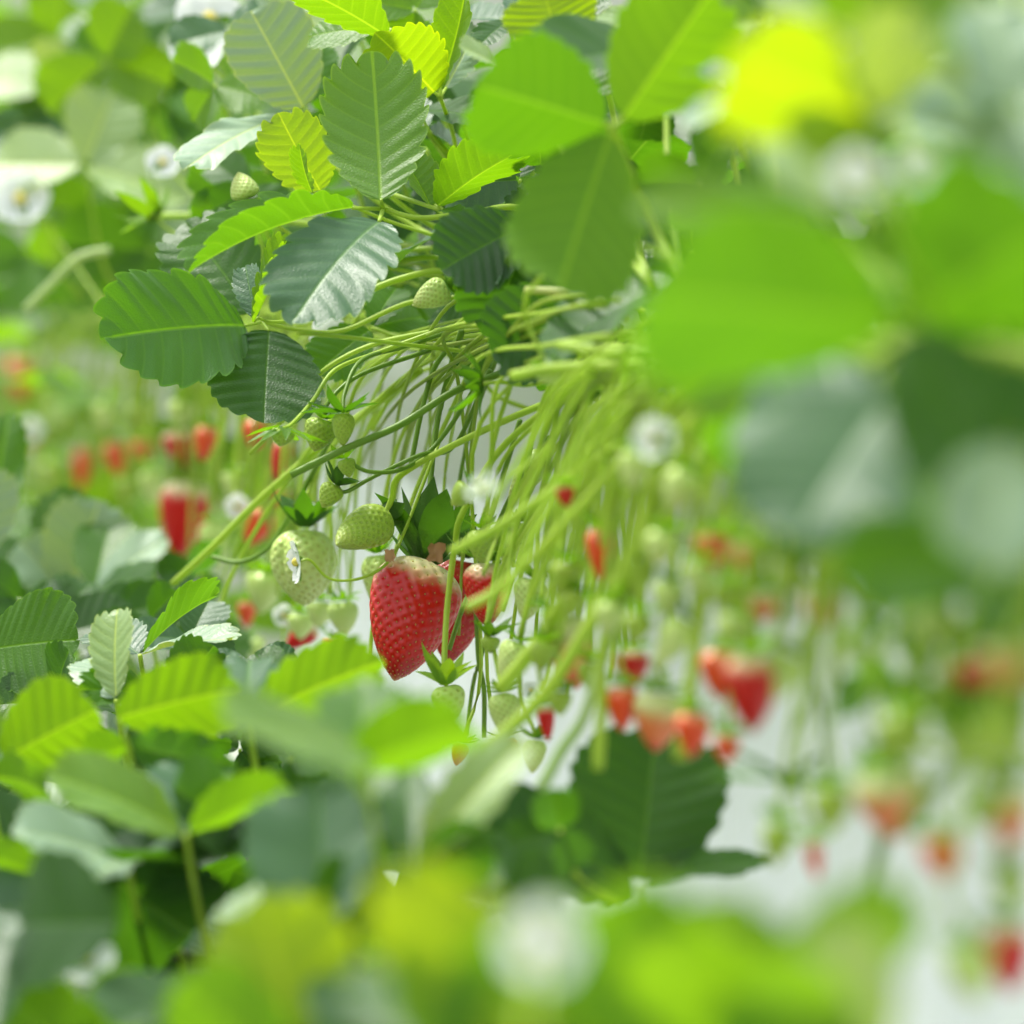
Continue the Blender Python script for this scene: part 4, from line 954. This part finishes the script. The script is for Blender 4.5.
FL = [  # px, py, depth, blade length px, colour, how far the face turns up
 (60, 40, 3.1, 70, 'lime', .4), (20, 70, 3.4, 70, 'fresh', .4), (120, 20, 3.0, 60, 'grey', .7), (165, 30, 3.0, 55, 'fresh', .3), (105, 60, 2.9, 70, 'lime', .3),
 (60, 85, 3.0, 60, 'pale', .7), (20, 120, 3.0, 70, 'blue', .8), (85, 165, 2.85, 90, 'pale', .75), (140, 70, 2.95, 60, 'mid', .3), (165, 110, 3.0, 55, 'deep', .3),
 (215, 85, 2.7, 55, 'fresh', .3), (210, 130, 2.8, 50, 'mid', .3), (170, 150, 3.1, 60, 'mid', .5), (25, 165, 3.2, 70, 'blue', .7), (110, 220, 2.95, 60, 'fresh', .3),
 (60, 215, 3.3, 60, 'fresh', .4), (30, 250, 3.5, 60, 'mid', .4), (95, 260, 3.3, 60, 'mid', .2), (150, 250, 2.9, 70, 'mid', .1), (200, 270, 3.0, 60, 'deep', .1),
 (230, 30, 2.75, 60, 'blue', .8), (200, 5, 2.9, 60, 'blue', .8), (280, 20, 2.7, 60, 'grey', .7), (340, 70, 2.65, 60, 'blue', .8), (350, 20, 2.65, 55, 'pale', .7), (250, 190, 2.65, 50, 'deep', .2),
 (225, 190, 2.75, 50, 'mid', .2), (60, 310, 4.0, 50, 'mid', .3), (15, 300, 4.2, 50, 'deep', .3), (120, 300, 3.6, 50, 'mid', .2), (330, 110, 2.6, 55, 'deep', .2),
 (385, 130, 2.6, 60, 'deep', .4), (400, 60, 2.6, 60, 'deep', .4), (415, 10, 2.55, 60, 'fresh', .4), (460, 110, 2.6, 60, 'dark', .4), (470, 190, 2.55, 60, 'dark', .3),
 (520, 180, 2.4, 70, 'dark', .2), (560, 230, 2.35, 70, 'dark', .2), (600, 200, 2.3, 70, 'dark', .2), (640, 250, 2.25, 70, 'deep', .3), (660, 200, 2.2, 70, 'deep', .4), (350, 250, 2.6, 50, 'deep', .2),
 (420, 225, 2.6, 55, 'dark', .2), (410, 300, 2.6, 45, 'mid', .3), (470, 340, 2.5, 50, 'dark', .1), (540, 330, 2.4, 60, 'dark', .1), (620, 340, 2.3, 60, 'dark', .2), (690, 250, 2.1, 60, 'deep', .4),
 (720, 60, 1.95, 80, 'grey', .6), (760, 20, 1.9, 80, 'lime', .4), (700, 180, 1.95, 70, 'mid', .3), (780, 200, 1.8, 80, 'mid', .3), (830, 60, 1.7, 90, 'lime', .4), (930, 70, 1.6, 100, 'pale', .6),
 (980, 140, 1.55, 100, 'grey', .6), (920, 240, 1.5, 110, 'mid', .3), (1000, 20, 1.5, 100, 'pale', .6), (790, 280, 1.7, 80, 'deep', .2), (870, 470, 1.5, 80, 'mid', .3), (1000, 330, 1.4, 110, 'deep', .2),
 (700, 330, 1.95, 60, 'fresh', .3), (740, 380, 1.8, 60, 'mid', .3), (760, 470, 1.72, 50, 'lime', .4), (700, 430, 1.85, 40, 'lime', .4), (930, 560, 1.46, 70, 'mid', .4), (1000, 600, 1.4, 70, 'mid', .4),
 (900, 640, 1.5, 40, 'mid', .4), (960, 640, 1.42, 50, 'deep', .4), (1010, 520, 1.38, 80, 'mid', .4), (830, 540, 1.6, 50, 'mid', .4), (780, 530, 1.68, 46, 'mid', .4),
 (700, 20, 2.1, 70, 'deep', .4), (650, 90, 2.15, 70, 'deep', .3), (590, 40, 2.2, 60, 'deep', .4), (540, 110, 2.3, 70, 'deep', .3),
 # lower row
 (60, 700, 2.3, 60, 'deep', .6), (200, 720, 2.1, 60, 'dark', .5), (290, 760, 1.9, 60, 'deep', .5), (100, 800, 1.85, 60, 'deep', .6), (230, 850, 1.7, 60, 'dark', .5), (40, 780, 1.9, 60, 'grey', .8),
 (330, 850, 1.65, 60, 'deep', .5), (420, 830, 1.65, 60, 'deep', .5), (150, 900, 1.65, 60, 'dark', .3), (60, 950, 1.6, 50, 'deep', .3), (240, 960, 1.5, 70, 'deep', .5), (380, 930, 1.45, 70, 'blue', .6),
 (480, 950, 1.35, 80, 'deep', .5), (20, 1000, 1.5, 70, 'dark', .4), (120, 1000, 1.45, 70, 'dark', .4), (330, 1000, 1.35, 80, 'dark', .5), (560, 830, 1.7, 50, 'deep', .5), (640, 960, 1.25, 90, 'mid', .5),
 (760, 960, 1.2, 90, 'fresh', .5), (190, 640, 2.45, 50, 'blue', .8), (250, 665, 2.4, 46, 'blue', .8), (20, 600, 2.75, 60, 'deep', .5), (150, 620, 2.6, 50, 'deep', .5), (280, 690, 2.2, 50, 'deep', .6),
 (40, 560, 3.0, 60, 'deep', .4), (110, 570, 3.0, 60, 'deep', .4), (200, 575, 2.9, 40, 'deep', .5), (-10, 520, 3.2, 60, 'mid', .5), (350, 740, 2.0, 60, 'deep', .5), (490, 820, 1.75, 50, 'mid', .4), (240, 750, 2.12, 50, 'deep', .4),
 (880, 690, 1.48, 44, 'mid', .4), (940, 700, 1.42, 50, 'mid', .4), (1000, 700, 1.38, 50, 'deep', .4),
]
for t in FL:
    t = list(t)
    if t[2] >= 2.8 and t[1] < 400: t[2] *= 1.16; t[3] *= 1.15
    if t[0] < 300 and t[1] > 760: t[2] += .42
    if t[1] > 900 and t[0] > 300: t[1] += 110
    if t[1] > 700 and t[2] > 1.6: t[2] += .12
    filler(*t)

# ================================================================== setting: grow gutters, film, ground
def ribbon(name, prof, y0, y1, off, mat, ny=40, wav=None, parent=None):
    """a profile of (x, z) pairs carried along the row"""
    v, F = [], []
    for i in range(ny + 1):
        y = y0 + (y1 - y0) * i / ny
        for j, (x, z) in enumerate(prof):
            dx = wav(y, j / (len(prof) - 1)) if wav else 0
            v.append((0.41 - 0.197 * y + off + x + dx, y, z))
    m = len(prof)
    for i in range(ny):
        for j in range(m - 1):
            a = i * m + j; F.append((a, a + m, a + m + 1, a + 1))
    return meshobj(name, v, F, mat, parent, origin=(0.41 - 0.197 * y0 + off, y0, prof[0][1]) if parent is None else None)


def trough(x0, z0, label):
    root = empty('grow_gutter', (0.41 - 0.197 * 0.8 + x0, 0.8, z0), label, 'gutter')
    pr = [(-.085, 0), (-.080, 0), (-.065, -.085), (.065, -.085), (.080, 0), (.085, 0), (.070, -.09), (-.070, -.09), (-.085, 0)]
    ribbon('trough_wall', [(x, z + z0) for x, z in pr], .55, 9, x0, M['trough'], 30, None, root)
    ribbon('substrate', [(-.076, z0 - .014), (-.04, z0 - .004), (0, z0), (.04, z0 - .004), (.076, z0 - .014)], .55, 9, x0, M['soil'], 120, lambda y, t: 0, root)
    return root


trough(.19, 1.262, 'white grow gutter filled with dark substrate, mostly hidden under the upper leaf canopy')
trough(-.14, 0.99, 'white grow gutter filled with dark substrate, hidden under the lower leaf bed')
zs = np.linspace(1.25, 0.35, 26)
film = ribbon('plastic_film', [(0.035, float(z)) for z in zs], .55, 3.6, .09, M['film'], 300,
              lambda y, t: (.010 * math.sin(y * 46 + 2.2 * math.sin(y * 7)) + .006 * math.sin(y * 113 + 3 * t) + .004 * math.sin(y * 31 + 9 * t)) * min(1, .25 + t * 1.6))
film['label'] = 'white rippled plastic film hanging down behind the strawberries'; film['category'] = 'plastic film'

g = meshobj('floor', [(-6, -2, 0), (6, -2, 0), (6, 14, 0), (-6, 14, 0)], [(0, 1, 2, 3)], M['ground']); g['kind'] = 'structure'


def scatter(name, n, box, size, cols, seed, label, upb=.5):
    """a mass of foliage nobody could count: one object"""
    r = random.Random(seed); base = []
    for q in range(4):
        base.append(leaflet_geo(.85, n=6, st=3, ns=3, fold=(.1 + .1 * q, .2), bend=.3, seed=q))
    Vs, Fs, Us, Es = [], [], [], []; o = 0
    for k in range(n):
        y = r.uniform(box[2], box[3]); x = 0.41 - 0.197 * y + r.uniform(box[0], box[1]); z = box[4] + (box[5] - box[4]) * r.random() ** 1.3
        b = Vector((x, y, z)); dr = Vector((r.uniform(-1, 1), r.uniform(-1, 1), r.uniform(-.6, .6))).normalized()
        nr = Vector((r.uniform(-.6, .4), r.uniform(-.9, .1), upb + r.uniform(-.3, .5)))
        R, _ = frame(b, b + dr, nr); L = size * r.uniform(.75, 1.15)
        v, F, U, E = base[k % 4]
        Vs.append(v * L @ R.T + np.array(b)); Fs += [tuple(i + o for i in f) for f in F]; Us.append(U); Es.append(E); o += len(v)
    ob = meshobj(name, np.concatenate(Vs), Fs, M['leaf'], None, C[cols], np.concatenate(Us), np.concatenate(Es), origin=(0.41 - 0.197 * box[2], box[2], box[4]))
    ob['kind'] = 'stuff'; ob['label'] = label; ob['category'] = 'foliage'
    return ob


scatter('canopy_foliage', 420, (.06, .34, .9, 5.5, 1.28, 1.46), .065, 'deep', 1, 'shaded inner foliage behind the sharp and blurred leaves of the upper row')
scatter('canopy_foliage', 420, (-.08, .9, 3.4, 8.5, 1.2, 1.85), .075, 'fresh', 2, 'soft bright foliage far along the row filling the upper left')
scatter('truss_foliage', 380, (.10, .5, 3.7, 8.0, .98, 1.30), .07, 'lime', 5, 'soft yellow-green foliage behind the far curtain of fruit stalks')
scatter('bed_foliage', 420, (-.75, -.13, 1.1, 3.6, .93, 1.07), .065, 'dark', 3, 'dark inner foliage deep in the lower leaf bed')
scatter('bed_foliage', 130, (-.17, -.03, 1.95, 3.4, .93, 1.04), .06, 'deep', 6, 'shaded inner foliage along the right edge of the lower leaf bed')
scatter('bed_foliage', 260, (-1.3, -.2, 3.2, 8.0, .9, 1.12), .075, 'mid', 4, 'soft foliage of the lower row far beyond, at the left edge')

# ================================================================== labels told from neighbours
LM = [('orange berry at the far left', 22, 378), ('tall blurred red berry', 183, 520), ('big sharp ripe strawberry', 417, 620), ('crinkled upright blade', 360, 130),
      ('broad round side blade', 170, 330), ('smooth greyish upright blade', 262, 60), ('dark round blade', 266, 375), ('star-capped red strawberry', 488, 595),
      ('large blurred three-part leaf', 590, 140), ('largest blurred leaf on the right', 790, 310), ('dark bluish blurred leaf', 820, 450), ('brightest yellow leaf', 800, 70),
      ('large half-ripe berry on the right', 892, 805), ('dark blue-green blurred leaf', 660, 810), ('broad blurred light green leaf', 350, 730), ('sharp blade at the left border', 30, 635),
      ('V-shaped blurred leaf', 186, 800), ('white blur at the bottom', 540, 950), ('bottom left white blossom', 88, 960), ('crinkled lime leaf', 50, 735), ('upright grey-green leaf', 318, 860),
      ('red berry with pointed tip before the film', 752, 700), ('slim seedy pale strawberry', 525, 476), ('furrowed pale strawberry', 305, 570), ('white blossom at the upper centre', 640, 300),
      ('bud with open sepals', 145, 205), ('wedge-shaped folded blade', 475, 180), ('lone star-shaped cap', 785, 782), ('half-white half-red strawberry', 570, 650), ('red berry in the bottom right corner', 1008, 955)]
used = set(o.get('label') for o in bpy.data.objects if o.get('label'))


def rel(dx, dy):
    a = math.degrees(math.atan2(-dy, dx)) % 360
    return ['right of', 'up and right of', 'above', 'up and left of', 'left of', 'down and left of', 'below', 'down and right of'][int((a + 22.5) // 45) % 8]


for o, px, py, what in items:
    near = sorted(LM, key=lambda m: math.hypot(m[1] - px, m[2] - py))
    near = [m for m in near if math.hypot(m[1] - px, m[2] - py) > 12]
    done = False
    for dist in ('', 'just ', 'further '):
        for m in near[:3]:
            dd = math.hypot(m[1] - px, m[2] - py)
            if dist == 'just ' and dd > 90: continue
            if dist == 'further ' and dd <= 90: continue
            lab = f"{what} {dist}{rel(px - m[1], py - m[2])} the {m[0]}"
            if lab not in used and len(lab.split()) <= 16:
                done = True; break
        if done: break
    if not done:
        m, m2 = near[0], near[1]
        lab = f"{what} {rel(px - m[1], py - m[2])} the {m[0].split(' on ')[0]}, {rel(px - m2[1], py - m2[2])} the {m2[0].split(' on ')[0]}"
        lab = ' '.join(lab.split()[:16])
    used.add(lab); o['label'] = lab

# ================================================================== light
w = bpy.data.worlds.new('sky'); S.world = w; w.use_nodes = True
nt = w.node_tree; nt.nodes.clear()
wo = N(nt, 'ShaderNodeOutputWorld'); bg = N(nt, 'ShaderNodeBackground')
tc = N(nt, 'ShaderNodeTexCoord'); sp = N(nt, 'ShaderNodeSeparateXYZ'); lk(nt, tc.outputs['Generated'], sp.inputs[0])
c = mixc(nt, smooth(nt, sp.outputs[2], .02, .30), (.30, .34, .26), (1.0, 1.0, .98))
c = mixc(nt, smooth(nt, sp.outputs[2], .3, 1), c, (.80, .92, 1.0))
lk(nt, c, bg.inputs[0]); bg.inputs[1].default_value = 1.2
lk(nt, bg.outputs[0], wo.inputs[0])
sun_d = bpy.data.lights.new('sun', 'SUN'); sun = bpy.data.objects.new('sun', sun_d); COL.objects.link(sun)
sun_d.energy = 5.4; sun_d.angle = math.radians(16); sun_d.color = (1, .97, .88)
sd_ = Vector((-.36, .32, .92)).normalized()          # towards the sun: above, behind the row, a little to the right
sun.rotation_euler = sd_.to_track_quat('Z', 'Y').to_euler()

vs = S.view_settings
vs.view_transform = 'Standard'; vs.look = 'None'; vs.exposure = 0.3; vs.gamma = 1; vs.use_curve_mapping = False
S.cycles.max_bounces = 8; S.cycles.transmission_bounces = 6; S.cycles.diffuse_bounces = 4; S.cycles.glossy_bounces = 2
S.cycles.caustics_reflective = False; S.cycles.caustics_refractive = False
